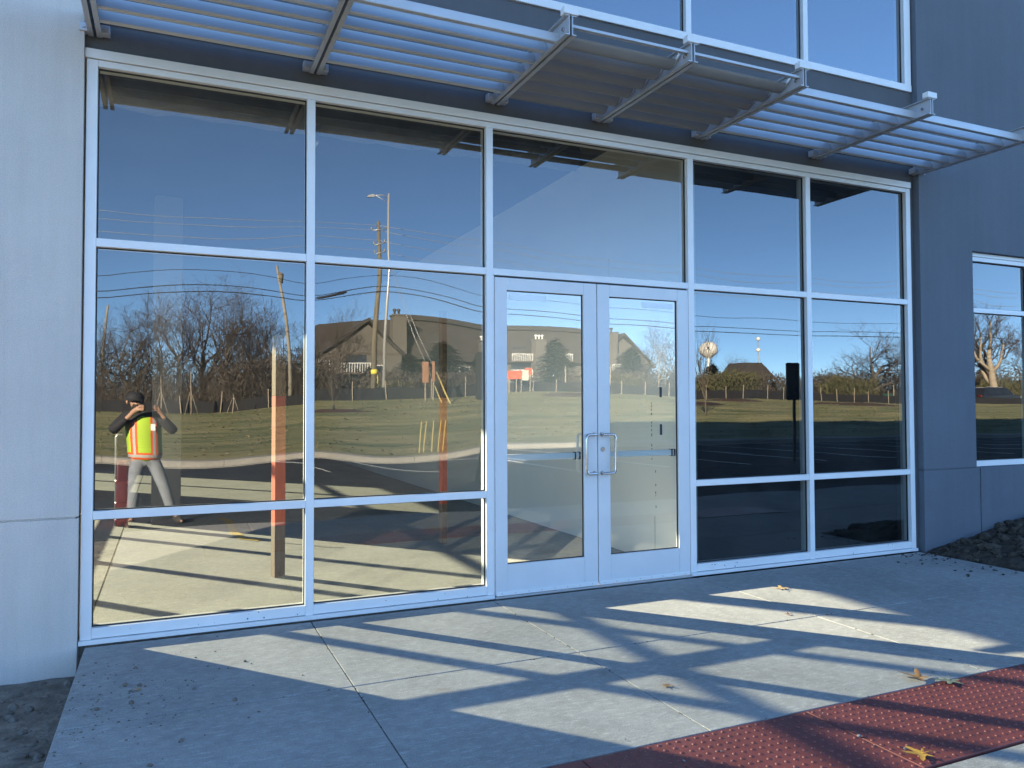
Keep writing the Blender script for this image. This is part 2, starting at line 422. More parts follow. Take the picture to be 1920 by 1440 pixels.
def mound(x, y):
    return -.03 + .06 * ss(7.30, 7.6, x) * ss(-1.28, -1.05, y) + .22 * ss(7.5, 8.5, x) * ss(-1.25, -.55, y) * (0.75 + .35 * math.sin(x * 2.1 + .6))
soil_patch('soil_bed', 7.30, 13.0, -1.30, -.045, mound, M['soil'], 150, 40, 3.0)
def leftbed(x, y):
    return -.17 + .09 * ss(-.4, -2.2, y) + .03 * ss(-.1, -1.2, x)
soil_patch('soil_strip', -3.2, .028, -4.5, -.05, leftbed, M['soil_pale'], 90, 100, 8.0)
rnd = random.Random(5)
m = MB()
for k in range(1300):
    x = 7.35 + rnd.random() ** .8 * 4.0; y = -1.25 + rnd.random() * 1.18
    r_ = .010 + .064 * rnd.random() ** 2.3
    if x < 7.7: r_ *= .5
    h = mound(x, y)
    if h < 0.0 and rnd.random() < .7: continue
    m.lump((x, y, max(h, 0) + r_ * .25), r_, k + .37)
for k in range(160):   # spill on the slab edge
    x = 6.6 + rnd.random() ** .5 * 1.1; y = -.12 - rnd.random() ** 2 * 1.0
    m.lump((x, y, .003), .004 + .012 * rnd.random() ** 2, k + 900.1)
tag(m.build('soil_clods', M['clod']), 'loose dark clods of earth heaped against the slate grey wall', 'soil', kind='stuff')
m = MB()
for k in range(330):   # crumbs tracked over the left slab
    x = .05 + abs(rnd.gauss(0, .36)); y = -1.1 + rnd.gauss(0, .33)
    if y > -.1 or x > 1.3: continue
    r_ = .0015 + .006 * rnd.random() ** 3
    m.lump((x, y, r_ * .3), r_, k + 2000.3)
for x, y, r_ in ((.33, -.62, .017), (.29, -.90, .024), (.36, -.93, .018), (.33, -1.18, .020), (.80, -1.35, .019), (.18, -1.2, .02), (.62, -1.1, .014), (.55, -1.75, .018), (.43, -1.95, .016), (.9, -.75, .012)):
    m.lump((x, y, r_ * .3), r_ * .75, x * 50 + y)
tag(m.build('dirt_crumbs', mat('dry_crumb', (.11, .095, .08), .95, scale=25, col2=(.20, .17, .14))), 'brown dirt crumbs scattered over the left concrete slab', 'dirt', kind='stuff')
m = MB()
for k in range(300):
    x = -.02 - rnd.random() ** 1.3 * 1.4; y = -.1 - rnd.random() * 2.6
    r_ = .008 + .03 * rnd.random() ** 3
    m.lump((x, y, leftbed(x, y) + r_ * .2), r_, k + 3000.3)
tag(m.build('strip_clods', mat('pale_clod', (.10, .085, .07), .95, scale=12, col2=(.22, .19, .16))), 'dry clods and pale pebbles in the strip of earth left of the slab', 'soil', kind='stuff')
m = MB()
for k in range(120):
    x = 1.9 + rnd.random() * 3.3; y = -2.5 - rnd.random() * .95
    r_ = .002 + .009 * rnd.random() ** 4
    m.lump((x, y, .005 + r_ * .3), r_, k + 4000.3)
tag(m.build('gravel_bits', mat('grey_gravel', (.20, .20, .21), .85, var=.3, scale=20)), 'small grey gravel bits scattered over the red tactile strip', 'gravel', kind='stuff')
m = MB()   # debris in joints
for k in range(170):
    if rnd.random() < .7:
        x = rnd.choice((1.385, 2.725, 4.60)) + rnd.gauss(0, .006); y = -.1 - rnd.random() * 2.5
    else:
        y = -1.4 + rnd.gauss(0, .005); x = .1 + rnd.random() * 5
    m.lump((x, y, -.003), .003 + .006 * rnd.random() ** 2, k + 5000.7)
tag(m.build('joint_litter', mat('joint_litter', (.10, .07, .045), .9, var=.4, scale=40)), 'specks of leaf litter caught in the sidewalk joints', 'litter', kind='stuff')

# fallen leaves
def leaf_mesh(size, curl, seed, lobes=5):
    """palmate maple leaf with pointed lobes, curled"""
    rr = random.Random(seed); pts = []
    for k in range(lobes):
        a = R(-125 + 250 * k / (lobes - 1)) + R(90)
        ln = size * (1.0 if k == lobes // 2 else .85 if k in (1, lobes - 2) else .55) * rr.uniform(.9, 1.1)
        for da, rr_ in ((-17, .46), (-9, .78), (0, 1.0), (9, .78), (17, .46)):
            aa = a + R(da); pts.append((math.cos(aa) * ln * rr_, math.sin(aa) * ln * rr_))
        if k < lobes - 1:
            aa = a + R(125 / (lobes - 1)); pts.append((math.cos(aa) * size * .30, math.sin(aa) * size * .30))
    pts.append((0.0, -.10 * size))
    m = MB(); vs = [(0, 0, .004)]
    for x, y in pts:
        d2 = (x * x + y * y) / size ** 2
        vs.append((x, y, .004 + curl * size * (d2 * .9) * (.55 + .45 * math.sin(3 * math.atan2(y, x) + seed)) + .02 * size * rr.random()))
    n = len(pts); fs = [(0, 1 + k, 1 + (k + 1) % n) for k in range(n)]
    m.add(vs, fs, True)
    m.tube([(0, 0, .005), (.02 * size, -.4 * size, .012), (.1 * size, -.75 * size, .006)], [.0016, .0013, .001], 4)
    return m
lm_brown = mat('brown_leaf', (.20, .105, .045), .7, scale=30, col2=(.32, .17, .07))
lm_green = mat('grey_green_leaf', (.16, .19, .14), .7, var=.2, scale=20)
lm_yellow = mat('yellow_leaf', (.55, .33, .05), .65, scale=25, col2=(.40, .20, .04))
lm_tan = mat('tan_leaf', (.42, .29, .15), .7, var=.2, scale=25)
for nm, mt, loc, sz, cu, rz, sd, lab in (
    ('fallen_leaf', lm_brown, (4.14, -2.57, .012), .085, .8, .4, 1, 'curled brown maple leaf at the upper edge of the red tactile strip'),
    ('fallen_leaf', lm_green, (4.25, -2.66, .010), .075, .5, 2.2, 2, 'grey green leaf beside the curled brown leaf on the red strip'),
    ('fallen_leaf', lm_yellow, (3.36, -3.19, .010), .070, .45, 1.2, 3, 'yellow leaf at the lower edge of the red tactile strip'),
    ('fallen_leaf', lm_tan, (4.95, -.70, .004), .075, .35, -.5, 4, 'tan leaf lying in the bright sun patch before the doors'),
    ('fallen_leaf', lm_brown, (2.87, -2.08, .003), .035, .6, 2.6, 5, 'tiny brown leaf on the shaded slab near the left tactile joint'),
    ('fallen_leaf', lm_tan, (.36, -1.0, .003), .03, .5, 1.6, 6, 'tiny tan leaf among the dirt crumbs on the left slab'),
    ('fallen_leaf', mat('red_leaf', (.16, .03, .02), .7, var=.2, scale=20), (4.45, -1.30, .003), .03, .6, .6, 7, 'tiny dark red leaf between the two bright sun stripes')):
    o = leaf_mesh(sz * 1.3, cu * .36, sd).build(nm, mt, loc=loc); o.rotation_euler = (0, 0, rz); tag(o, lab, 'leaf', 'leaves fallen on the pavement')

# ------------------------------------------------------------------ the office building
BLD = empty('office_building', (0, 0, 0), 'slate grey office building with white framed storefront glazing under a louvred sunshade', 'building')
GX = [0.0, 1.3827, 2.7301, 4.6205, 5.9755, 7.349]
XW = -1.85          # outer face of the sunny side wall
TOPZ = 12.1
# walls
m = MB()
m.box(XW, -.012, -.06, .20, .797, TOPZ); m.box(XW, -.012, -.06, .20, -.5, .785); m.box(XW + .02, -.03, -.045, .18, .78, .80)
m.build('pier', M['wall_flare'], BLD)['label'] = 'corner pier with lens flare painted into its pale colour, one horizontal joint'
m = MB()
m.box(-.011, 7.42, .0, .20, 3.722, 4.655); m.box(7.352, 7.42, .004, .20, -.2, 3.721)
m.box(-.011, 7.42, .0, .20, 7.45, TOPZ); m.box(7.40, 7.42, .004, .20, 4.656, 7.449)
m.build('spandrel_panel', M['wall_dark'], BLD)
m = MB(); F0 = -.065; B0 = .20; wx = 8.215
m.box(7.421, wx, F0, B0, .812, TOPZ)
m.box(wx, 11.6, F0, B0, 3.085, TOPZ)
m.box(11.6, 40, F0, B0, .812, TOPZ)
m.box(7.421, 8.262, F0, B0, -.2, .800); m.box(8.276, 40, F0, B0, -.2, .800)
m.box(7.44, 40, F0 + .014, B0 - .01, .79, .82) if False else None
m.box(7.44, wx - .01, F0 + .014, B0 - .01, .7995, .8125); m.box(8.255, 8.28, F0 + .014, B0 - .01, -.2, .799)
m.box(wx, 11.6, F0 + .014, B0 - .01, .7995, .806)
m.build('wall', M['wall'], BLD)
m = MB()   # sunny side wall with two long glazed openings
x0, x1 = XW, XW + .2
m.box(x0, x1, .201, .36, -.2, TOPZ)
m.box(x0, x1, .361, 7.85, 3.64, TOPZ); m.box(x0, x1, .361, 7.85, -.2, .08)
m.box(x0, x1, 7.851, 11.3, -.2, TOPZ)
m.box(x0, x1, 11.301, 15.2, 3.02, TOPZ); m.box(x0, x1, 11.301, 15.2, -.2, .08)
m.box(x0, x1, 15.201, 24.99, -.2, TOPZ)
m.build('side_wall', M['wall_flare'], BLD)  # shares the pier's flare-paled colour
MB().box(x0, 40, 25, 25.2, -.2, TOPZ).box(39.8, 40, .201, 24.99, -.2, TOPZ).build('rear_wall', M['wall'], BLD)
MB().box(XW + .201, 39.79, .201, 24.99, 11.6, 11.9).build('roof', M['dark_int'], BLD)
# interior
m = MB().box(XW + .201, 4.68, .101, 24.99, -.25, -.004)
fl = m.build('floor', M['floor'], BLD)
MB().box(-.004, .004, .12, 24, -.0035, -.0015).box(XW + .21, 4.6, 6.4, 6.408, -.0035, -.0015).build_each('floor_joint', M['joint'], BLD)
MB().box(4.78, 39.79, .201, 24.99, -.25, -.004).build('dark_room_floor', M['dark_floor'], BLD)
m = MB().box(XW + .201, 39.79, .21, 24.99, 4.15, 4.6)
m.build('ceiling', M['dark_int'], BLD)
part = MB().box(4.69, 4.775, .125, 24.98, -.004, 4.149).build('partition', M['drywall'], BLD)
# print and taped joints on the partition board
m = MB(); rnd = random.Random(3)
for (yy, za, zb) in ((.70, .95, 1.48), (.64, .50, .86)):
    z = za
    while z < zb:
        h = rnd.uniform(.010, .028)
        if rnd.random() < .72: m.box(4.6885, 4.6899, yy - rnd.uniform(.003, .008), yy + rnd.uniform(.003, .009), z, z + h)
        z += h + rnd.uniform(.008, .02)
m.build('board_print', M['ink'], part)['kind'] = 'stuff'
m = MB().box(4.686, 4.6899, .655, .662, 0, .42).box(4.687, 4.6899, 1.452, 1.460, 0, 3).build_each('board_seam', mat('seam_grey', (.42, .42, .39), .8), part)  # seams in a greyer tone than the board
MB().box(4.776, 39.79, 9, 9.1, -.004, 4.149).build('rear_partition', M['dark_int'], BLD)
MB().bbox(.30, .64, 5.2, 5.55, -.004, 4.149, .006).build('column', mat('column_grey', (.16, .16, .165), .8), BLD)
m = MB()
prev = None
pts = [(XW + .25 + i * .14, 1.2 + .01 * math.sin(i), 3.925 + .008 * math.sin(i * 1.7)) for i in range(42)]
m.tube(pts, [.125 + .007 * (i % 3) for i in range(42)], 18)
m.build('duct', M['duct'], BLD)
m = MB()
for x in (1.6, 3.2): m.box(x, x + .03, 1.08, 1.32, 3.70, 4.149)
m.build_each('duct_strap', M['galv'], BLD)

# ---- storefront frame
FY0, FY1 = -.02, .10
def bars_v(m, x, w_, z0, z1, y0=FY0, y1=FY1): m.bbox(x - w_ / 2, x + w_ / 2, y0, y1, z0, z1, .002)
def bars_h(m, x0, x1, z0, z1, y0=FY0 + .002, y1=FY1 - .002): m.bbox(x0, x1, y0, y1, z0, z1, .002)
m = MB(); W = .056
bars_v(m, .031, .062, .030, 3.655); bars_v(m, 7.349 - .031, .062, .030, 3.655)
for x in GX[1:3]: bars_v(m, x, W, .030, 3.614)
bars_v(m, GX[3], .062, .030, 3.614); bars_v(m, GX[4], W, .030, 3.614)
bars_h(m, .0625, 7.2865, 3.615, 3.656)
m.bbox(-.010, 7.352, -.030, .12, 3.660, 3.720, .003)          # head receptor
inner = [(.0625, GX[1] - W / 2), (GX[1] + W / 2, GX[2] - W / 2), (GX[2] + W / 2, GX[3] - .031), (GX[3] + .031, GX[4] - W / 2), (GX[4] + W / 2, 7.2865)]
for i, (a, b) in enumerate(inner):
    bars_h(m, a + .0003, b - .0003, 2.474, 2.526)
    if i != 2:
        bars_h(m, a + .0003, b - .0003, .766, .818)
        bars_h(m, a + .0003, b - .0003, .034, .098)
frame = m.build('storefront_frame', M['alu'], BLD)
# sub-sill flashing
m = MB()
for (a, b) in ((-.008, GX[2] + .028), (GX[3] - .031, 7.352)): m.bbox(a, b, -.040, .11, .002, .029, .002)
m.build_each('sill_flashing', M['alu'], BLD)
MB().bbox(GX[2] + .029, GX[3] - .032, -.055, .11, .001, .013, .003).build('door_threshold', M['galv'], BLD)
m = MB(); rnd = random.Random(9)     # dents, screws and mud splashes on the sill
for k in range(26):
    x = rnd.choice((rnd.uniform(.1, 2.7), rnd.uniform(4.7, 7.3))); z = rnd.uniform(.036, .09); r_ = rnd.uniform(.002, .006)
    m.lump((x, FY0 + .0025, z), r_, k + .3, flat=1)
m.build('mud_splash', M['joint'], BLD)['kind'] = 'stuff'
# gaskets: thin dark reveals round each light
def gasket(m, a, b, z0, z1, y):
    t = .007
    m.box(a, a + t, y - .006, y + .006, z0, z1); m.box(b - t, b, y - .006, y + .006, z0, z1)
    m.box(a + t, b - t, y - .006, y + .006, z0, z0 + t); m.box(a + t, b - t, y - .006, y + .006, z1 - t, z1)
def pane(name, a, b, z0, z1, y, mt, parent, bow=.0, n=18, tilt=0.0, rot=0.0):
    """glass sheet, bowed inwards by `bow` metres at its middle like a sealed unit in cold weather"""
    vs = []
    for j in range(n + 1):
        for i in range(n + 1):
            u = i / n; v = j / n
            bw = bow * (1 - (2 * u - 1) ** 2) * (1 - (2 * v - 1) ** 2)
            vs.append((a + (b - a) * u, y + bw + tilt * (v - .5) * (z1 - z0) + rot * (u - .5) * (b - a), z0 + (z1 - z0) * v))
    w_ = n + 1
    fs = [(j * w_ + i, j * w_ + i + 1, (j + 1) * w_ + i + 1, (j + 1) * w_ + i) for j in range(n) for i in range(n)]
    return MB().add(vs, fs, True).build(name, mt, parent)
gm = MB()
BOW = {(0, 1): .0036, (1, 1): .0042, (3, 1): .0004, (4, 1): .0004}
for i, (a, b) in enumerate(inner):
    rows = [(.098, .766), (.818, 2.474), (2.526, 3.615)] if i != 2 else [(2.526, 3.615)]
    for j, (z0, z1) in enumerate(rows):
        pane('glass_pane', a, b, z0, z1, GLASS_Y, M['glass'], frame, BOW.get((i, j), .0008))
        gm = MB(); gasket(gm, a, b, z0, z1, GLASS_Y); gm.build('gasket', M['gasket'], frame)

# ---- pair of doors
def rect_frame(m, xa, xb, za, zb, ga, gb, gza, gzb, y0, y1):
    m.bbox(xa, ga, y0, y1, za, zb, .0025); m.bbox(gb, xb, y0, y1, za, zb, .0025)
    m.bbox(ga + .0003, gb - .0003, y0 + .001, y1 - .001, gzb, zb, .002); m.bbox(ga + .0003, gb - .0003, y0 + .001, y1 - .001, za, gza, .002)
for side, (xa, xb, ga, gb) in enumerate(((2.772, 3.670, 2.872, 3.548), (3.678, 4.578, 3.792, 4.470))):
    m = MB(); rect_frame(m, xa, xb, .022, 2.458, ga, gb, .250, 2.362, -.022, .024)
    d = m.build('door', M['alu_door'], BLD)
    d['label'] = ('left' if side == 0 else 'right') + ' glazed door leaf' + ('' if side == 0 else ' with a key lock')
    gg = MB(); gasket(gg, ga, gb, .250, 2.362, .002); gg.build('gasket', M['gasket'], d)
    pane('door_glass', ga, gb, .250, 2.362, .002, M['glass_door'], d, .0005, tilt=-.0015 if side == 0 else -.001, rot=.0)
    # offset pull handle
    hx = 3.640 if side == 0 else 3.712; s = -1 if side == 0 else 1
    off = .052; y_ = -.022; yo = -.075; zt, zb_ = 1.232, .918
    pts = [(hx, y_, zt)]
    for k in range(5):
        t = k / 4 * math.pi / 2; pts.append((hx + s * .02 * (1 - math.cos(t)) , yo + .018 * (1 - math.sin(t)) if k else yo + .018, zt))
    pts = [(hx, y_ + .002, zt), (hx, yo + .014, zt), (hx + s * .006, yo + .004, zt), (hx + s * .016, yo, zt), (hx + s * (off + .02), yo, zt), (hx + s * (off + .036), yo, zt - .006), (hx + s * (off + .044), yo, zt - .022), (hx + s * (off + .046), yo, zt - .045)]
    pts2 = [(p[0], p[1], zb_ + (zt - p[2])) for p in pts[::-1]]
    hm = MB().tube(pts + pts2, .0115, 12)
    for z in (zt, zb_): hm.tube([(hx, y_ - .0005, z), (hx, y_ - .005, z)], [.018, .016], 14)
    hm.build('pull_handle', M['steel'], d)
    # panic bar on the inside
    pb = MB().bbox(ga + .002, gb - .002, .036, .075, 1.035, 1.085, .006)
    pbo = pb.build('panic_bar', mat('bar_satin', (.80, .82, .82), .35) if side == 0 else bpy.data.materials['bar_satin'], d)
    ex = (gb - .055, gb - .015) if side == 0 else (gb - .035, gb - .005)
    MB().box(ex[0], ex[0] + .012, .033, .0759, 1.030, 1.090).box(ex[1], ex[1] + .012, .033, .0759, 1.030, 1.090).build_each('bar_cap', M['black'], pbo)
    cx = ga + .20 if side == 0 else gb - .18
    MB().box(cx - .165, cx + .145, -.0012, .0, 2.290, 2.336).build('sticker', M['white_card'], d)
    if side == 1:
        lm = MB().tube([(3.722, -.021, 1.110), (3.722, -.031, 1.110)], [.019, .017], 18).tube([(3.722, -.030, 1.110), (3.722, -.034, 1.110)], [.0115, .010], 14)
        lk = lm.build('lock_cylinder', M['steel'], d)
        MB().box(3.7208, 3.7232, -.0348, -.0338, 1.104, 1.116).build('keyway', M['black'], lk)
        MB().box(4.296, 4.318, .0, .004, 1.215, 1.305).box(4.296, 4.318, .0, .004, 1.535, 1.62).build_each('door_tag', M['black'], d)
    # bottom sweep with screws
    sw_ = MB().bbox(xa + .004, xb - .004, -.030, -.0225, .016, .046, .002); 
    swo = sw_.build('door_sweep', M['alu'], d)
    scm = MB()
    for k in range(8): scm.tube([(xa + .05 + k * .113, -.0298, .033), (xa + .05 + k * .113, -.0312, .033)], .0028, 6)
    scm.build_each('screw', M['joint'], d)
# hinge-side jamb strips
MB().bbox(2.7585, 2.7695, -.012, .06, .014, 2.470, .001).bbox(4.5805, 4.5890, -.012, .06, .014, 2.470, .001).build_each('door_jamb', M['alu'], BLD)
MB().box(3.6705, 3.6775, .005, .018, .03, 2.455).box(2.772, 4.578, .0, .02, 2.4585, 2.4735).build_each('door_weatherstrip', M['black'], BLD)

# ---- upper window band
m = MB()
m.bbox(-.008, 7.40, -.022, .12, 4.658, 4.728, .003)
for x in GX[1:5]: bars_v(m, x, .058, 4.7285, 7.38)
bars_v(m, .031, .062, 4.7285, 7.38); bars_v(m, 7.349, .09, 4.7285, 7.38)
m.bbox(-.008, 7.398, -.022, .12, 7.381, 7.448, .003)
upf = m.build('upper_window_frame', M['alu'], BLD)
ug = [(.062, GX[1] - .029), (GX[1] + .029, GX[2] - .029), (GX[2] + .029, GX[3] - .029), (GX[3] + .029, GX[4] - .029), (GX[4] + .029, 7.304)]
for (a, b) in ug: pane('upper_pane', a, b, 4.7285, 7.381, GLASS_Y, M['glass_up'], upf, .0006)
for (a, b) in ug: m = MB(); gasket(m, a, b, 4.7285, 7.381, GLASS_Y); m.build('gasket', M['gasket'], upf)
MB().box(0, 7.40, .6, .62, 4.61, 11.5).build('upper_backing', mat('upper_dark', (.05, .06, .075), .9), BLD)  # dark sheet added behind the panes, stands for the unlit upper room

# ---- side window in the right wall
m = MB(); a0, a1, z0, z1 = wx + .002, 11.598, .808, 3.083
m.bbox(a0, a1, -.012, .10, 3.042, z1, .003); m.bbox(a0, a1, -.004, .098, 2.996, 3.0395, .002)
m.bbox(a0, a1, -.004, .10, z0, .866, .003)
m.bbox(a0, a0 + .022, .0, .099, .8665, 2.9955, .002)
xm = 9.245
bars_v(m, xm, .056, .8665, 2.9955, .0, .10); bars_v(m, 10.42, .056, .8665, 2.9955, .0, .10); m.bbox(a1 - .03, a1, .0, .10, .8665, 2.9955, .002)
ws = [(a0 + .022, xm - .028), (xm + .028, 10.42 - .028), (10.42 + .028, a1 - .03)]
for (a, b) in ws: m.bbox(a + .0003, b - .0003, .002, .098, 2.445, 2.495, .002)
swf = m.build('side_window_frame', M['alu'], BLD)
gm = MB()
for (a, b) in ws:
    for (za, zb) in ((.866, 2.445), (2.495, 2.996)):
        pane('side_pane', a, b, za, zb, .04, M['glass'], swf, .0009); gm = MB(); gasket(gm, a, b, za, zb, .04); gm.build('gasket', M['gasket'], swf)

# ---- glazing of the sunny side wall
for (ya, yb, mull) in ((.36, 7.85, (1.68, 3.24, 4.80, 6.39)), (11.3, 15.2, (13.2,))):
    m = MB(); xo = XW + .04; xi = XW + .16; hd = 3.639 if ya < 5 else 3.019
    for y in mull: m.bbox(xo, xi, y - .028, y + .028, .13, hd - .049, .002)
    m.bbox(xo, xi, ya, ya + .05, .0805, hd, .002); m.bbox(xo, xi, yb - .05, yb, .0805, hd, .002)
    ends = [ya + .05] + [v for y in mull for v in (y - .028, y + .028)] + [yb - .05]
    m.bbox(xo + .001, xi - .001, ya + .0505, yb - .0505, .081, .129, .002); m.bbox(xo + .001, xi - .001, ya + .0505, yb - .0505, hd - .048, hd - .001, .002)
    so_ = None
    for k in range(0, len(ends), 2):
        for z in (.766, 2.474): m.bbox(xo + .002, xi - .002, ends[k] + .0003, ends[k + 1] - .0003, z, z + .052, .002)
    sf = m.build('side_glazing_frame', M['alu'], BLD)
    for k in range(0, len(ends), 2):
        y0, y1 = ends[k], ends[k + 1]; xg = XW + .09
        for za, zb in ((.129, .766), (.818, 2.474), (2.526, hd - .048)):
            MB().add([(xg, y0, za), (xg, y1, za), (xg, y1, zb), (xg, y0, zb)], [(0, 3, 2, 1)]).build('side_glazing', M['glass_side'] if ya < 5 else M['glass_far'], sf)

# ---- sunshade: outrigger arms, louvre blades, front bar
m = MB().bbox(-.01, 7.50, -.012, -.0005, 3.80, 3.93, .002)
arms = [.045, 1.405, 2.782, 3.725, 4.724, 6.073, 7.425]
shade = MB().box(-.01, 7.40, -.014, -.0005, 3.90, 3.925).build('sunshade', M['wall_dark'], BLD)
YT = -1.245
for i, ax in enumerate(arms):
    m = MB(); zb, zt = 3.800, 3.928; t = .006; fl_ = .030; gp = .009
    for s in (-1, 1):     # two channels back to back
        xa = ax + s * gp
        pr = [(xa, zb), (xa + s * fl_, zb), (xa + s * fl_, zb + t), (xa + s * t, zb + t), (xa + s * t, zt - t), (xa + s * fl_, zt - t), (xa + s * fl_, zt), (xa, zt)]
        if s < 0: pr = pr[::-1]
        m.prism(pr, 'y', YT, -.016)
    a = m.build('bracket_arm', M['alu_shade'], shade)
    MB().bbox(ax - .052, ax + .052, YT - .012, YT + .045, 3.929, 3.978, .003).build('arm_cap', M['alu'], a) if False else None
    m = MB().bbox(ax - .052, ax + .052, YT - .010, YT + .045, 3.929, 3.976, .003)
    m.build('arm_cap', M['alu'], shade)
    m = MB().bbox(ax - .085, ax - .012, -.075, -.015, 3.805, 3.86, .003).bbox(ax + .012, ax + .085, -.075, -.015, 3.805, 3.86, .003)
    for dx in (-.06, .06): m.tube([(ax + dx, -.076, 3.83), (ax + dx, -.085, 3.83)], .009, 6)
    m.build_each('wall_clip', M['alu_shade'], shade)
    m = MB()
    for s in (-1, 1): m.tube([(ax + s * .0150, -1.175, 3.862), (ax + s * .026, -1.175, 3.862)], .012, 6)
    m.build_each('bolt', M['steel'], shade)
def rr(y0, y1, z0, z1, r_=.012, n=3):
    pts = []
    for cx, cz, a0 in ((y1 - r_, z1 - r_, 0), (y0 + r_, z1 - r_, 90), (y0 + r_, z0 + r_, 180), (y1 - r_, z0 + r_, 270)):
        for k in range(n + 1):
            a = R(a0 + 90 * k / n); pts.append((cx + r_ * math.cos(a), cz + r_ * math.sin(a)))
    return pts
for i in range(6):
    xa, xb = arms[i] + .042, arms[i + 1] - .042
    if i in (2, 3):
        m = MB().bbox(xa - .025, xb + .025, -1.215, -1.170, 3.875, 3.884, .002)
        m.bbox(xa - .025, xb + .025, -1.2155, -1.2135, 3.868, 3.886, .0008); m.build('front_bar', M['alu_shade'], shade)
        for k in range(6):     # airfoil blades, tilted and nearly touching
            y0 = -1.165 + k * .180; top = []; bot = []
            for yy, zz in ((0, 3.922), (.018, 3.906), (.034, 3.884), (.050, 3.860), (.070, 3.836), (.095, 3.820), (.120, 3.815), (.145, 3.822), (.166, 3.842)):
                if k == 0 and yy < .045: continue
                top.append((y0 + yy + .003, zz + .005)); bot.append((y0 + yy, zz))
            MB().prism(bot + top[::-1], 'x', xa + .004, xb - .004, True).build('louvre_blade', M['shade_blade'], shade)
        m = MB()
        for ax, s in ((xa - .012, 1), (xb + .012, -1)):
            for k in range(5):
                y0 = -1.165 + k * .18
                m.tube([(ax, y0 + .02, 3.905), (ax, y0 + .06, 3.878), (ax, y0 + .10, 3.850), (ax, y0 + .16, 3.835)], [.008, .011, .010, .006], 6)
        m.build_each('blade_clip', M['alu'], shade)
    else:
        MB().prism(rr(-1.115, -1.075, 3.806, 3.866, .006), 'x', xa - .026, xb + .026).build('front_bar', M['alu_shade'], shade)
        for k in range(5):
            y0 = -.950 + k * .178
            # Z-like blade: tall bright nose, thin lip above, shaded tail behind
            pr = [(y0, 3.818), (y0 + .003, 3.810), (y0 + .022, 3.807), (y0 + .022, 3.812), (y0 + .012, 3.820), (y0 + .040, 3.884), (y0 + .076, 3.890), (y0 + .076, 3.897), (y0 + .033, 3.893)]
            MB().prism(pr, 'x', xa - .024, xb + .024).build('louvre_blade', M['alu_shade'], shade)

# ------------------------------------------------------------------ things standing inside
for (px_, py_, w_, h_, split, lab) in ((1.365, 1.50, .092, 2.09, .44, 'wooden post painted orange between raw ends, the thicker one nearest the left panes'),
                                     (3.19, 2.43, .066, 2.50, .42, 'thinner orange painted wooden post standing deeper inside, left of the doors')):
    p = empty('wooden_post', (px_, py_, -.003), lab, 'post', 'orange posts standing inside', R(14))
    MB().bbox(-w_ / 2, w_ / 2, -w_ / 2, w_ / 2, 0, split, .003).build('raw_base', M['wood'], p)
    MB().bbox(-w_ / 2, w_ / 2, -w_ / 2, w_ / 2, split + .0005, 1.56, .003).build('painted_shaft', M['wood_orange'], p)
    MB().bbox(-w_ / 2, w_ / 2, -w_ / 2, w_ / 2, 1.5605, h_, .003).build('raw_top', M['wood'], p)
rp = empty('fire_riser', (-.03, 5.28, -.003), 'red fire riser pipe with thin gauge pipe behind the left panes', 'pipe')
MB().tube([(0, 0, 0), (0, 0, .80)], .072, 16).build('riser_pipe', M['red_pipe'], rp)
m = MB()
for z in (.05, .25, .52): m.tube([(0, 0, z), (0, 0, z + .05)], .083, 16)
m.build('coupling', M['red_pipe'], rp)
MB().tube([(-.07, -.02, 0), (-.07, -.02, 1.10), (-.05, -.02, 1.13), (0, -.02, 1.13)], .012, 8).build('gauge_pipe', M['galv'], rp)
TAPE = [(1.12, 5.46), (1.20, 5.10), (1.21, 4.55), (1.20, 4.05), (1.26, 3.62), (1.42, 3.42)]
m = MB(); pts = TAPE
vs = []
for i, p in enumerate(pts):
    q = Vector(pts[min(i + 1, 5)]) - Vector(pts[max(i - 1, 0)]); nrm = Vector((-q.y, q.x)).normalized() * .05
    vs += [(p[0] + nrm.x, p[1] + nrm.y, .001 + .004 * (i % 2)), (p[0] - nrm.x, p[1] - nrm.y, .001)]
m.add(vs, [(2 * i, 2 * i + 1, 2 * i + 3, 2 * i + 2) for i in range(5)], True)
tag(m.build('floor_tape', M['paint_yellow']), 'crumpled strip of yellow tape lying on the sunlit floor inside', 'tape')

# ------------------------------------------------------------------ across the lot: fence, poles, wires
def ctr(px, Y): return on_lawn(px, Y)
FY = CREST_Y
xa, xb = cp[0].x - 1.0, cp[-1].x
fe = empty('silt_fence', (0, 0, 0), 'low black fabric silt fence with pale wooden stakes along the crest of the lawn', 'fence')
m = MB(); n = 150; vs = []
for i in range(n + 1):
    x = xa + (xb - xa) * i / n; z = lawn_z(x, FY); y = FY + .02 * math.sin(i * 2.2)
    sag = .06 * abs(math.sin(i * .5)) + .03 * math.sin(i * 1.3)
    vs += [(x, y, z - .1), (x, y + .03 * math.sin(i), z + .70 - sag)]
    vs += [(x, y - .012, z - .1), (x, y - .012 + .03 * math.sin(i), z + .70 - sag)]
m.add(vs, [(4 * i, 4 * i + 4, 4 * i + 5, 4 * i + 1) for i in range(n)] + [(4 * i + 2, 4 * i + 3, 4 * i + 7, 4 * i + 6) for i in range(n)] + [(4 * i + 1, 4 * i + 5, 4 * i + 7, 4 * i + 3) for i in range(n)])
m.build('fabric', M['silt'], fe)
rnd = random.Random(4); x = xa + .6; sproto = None
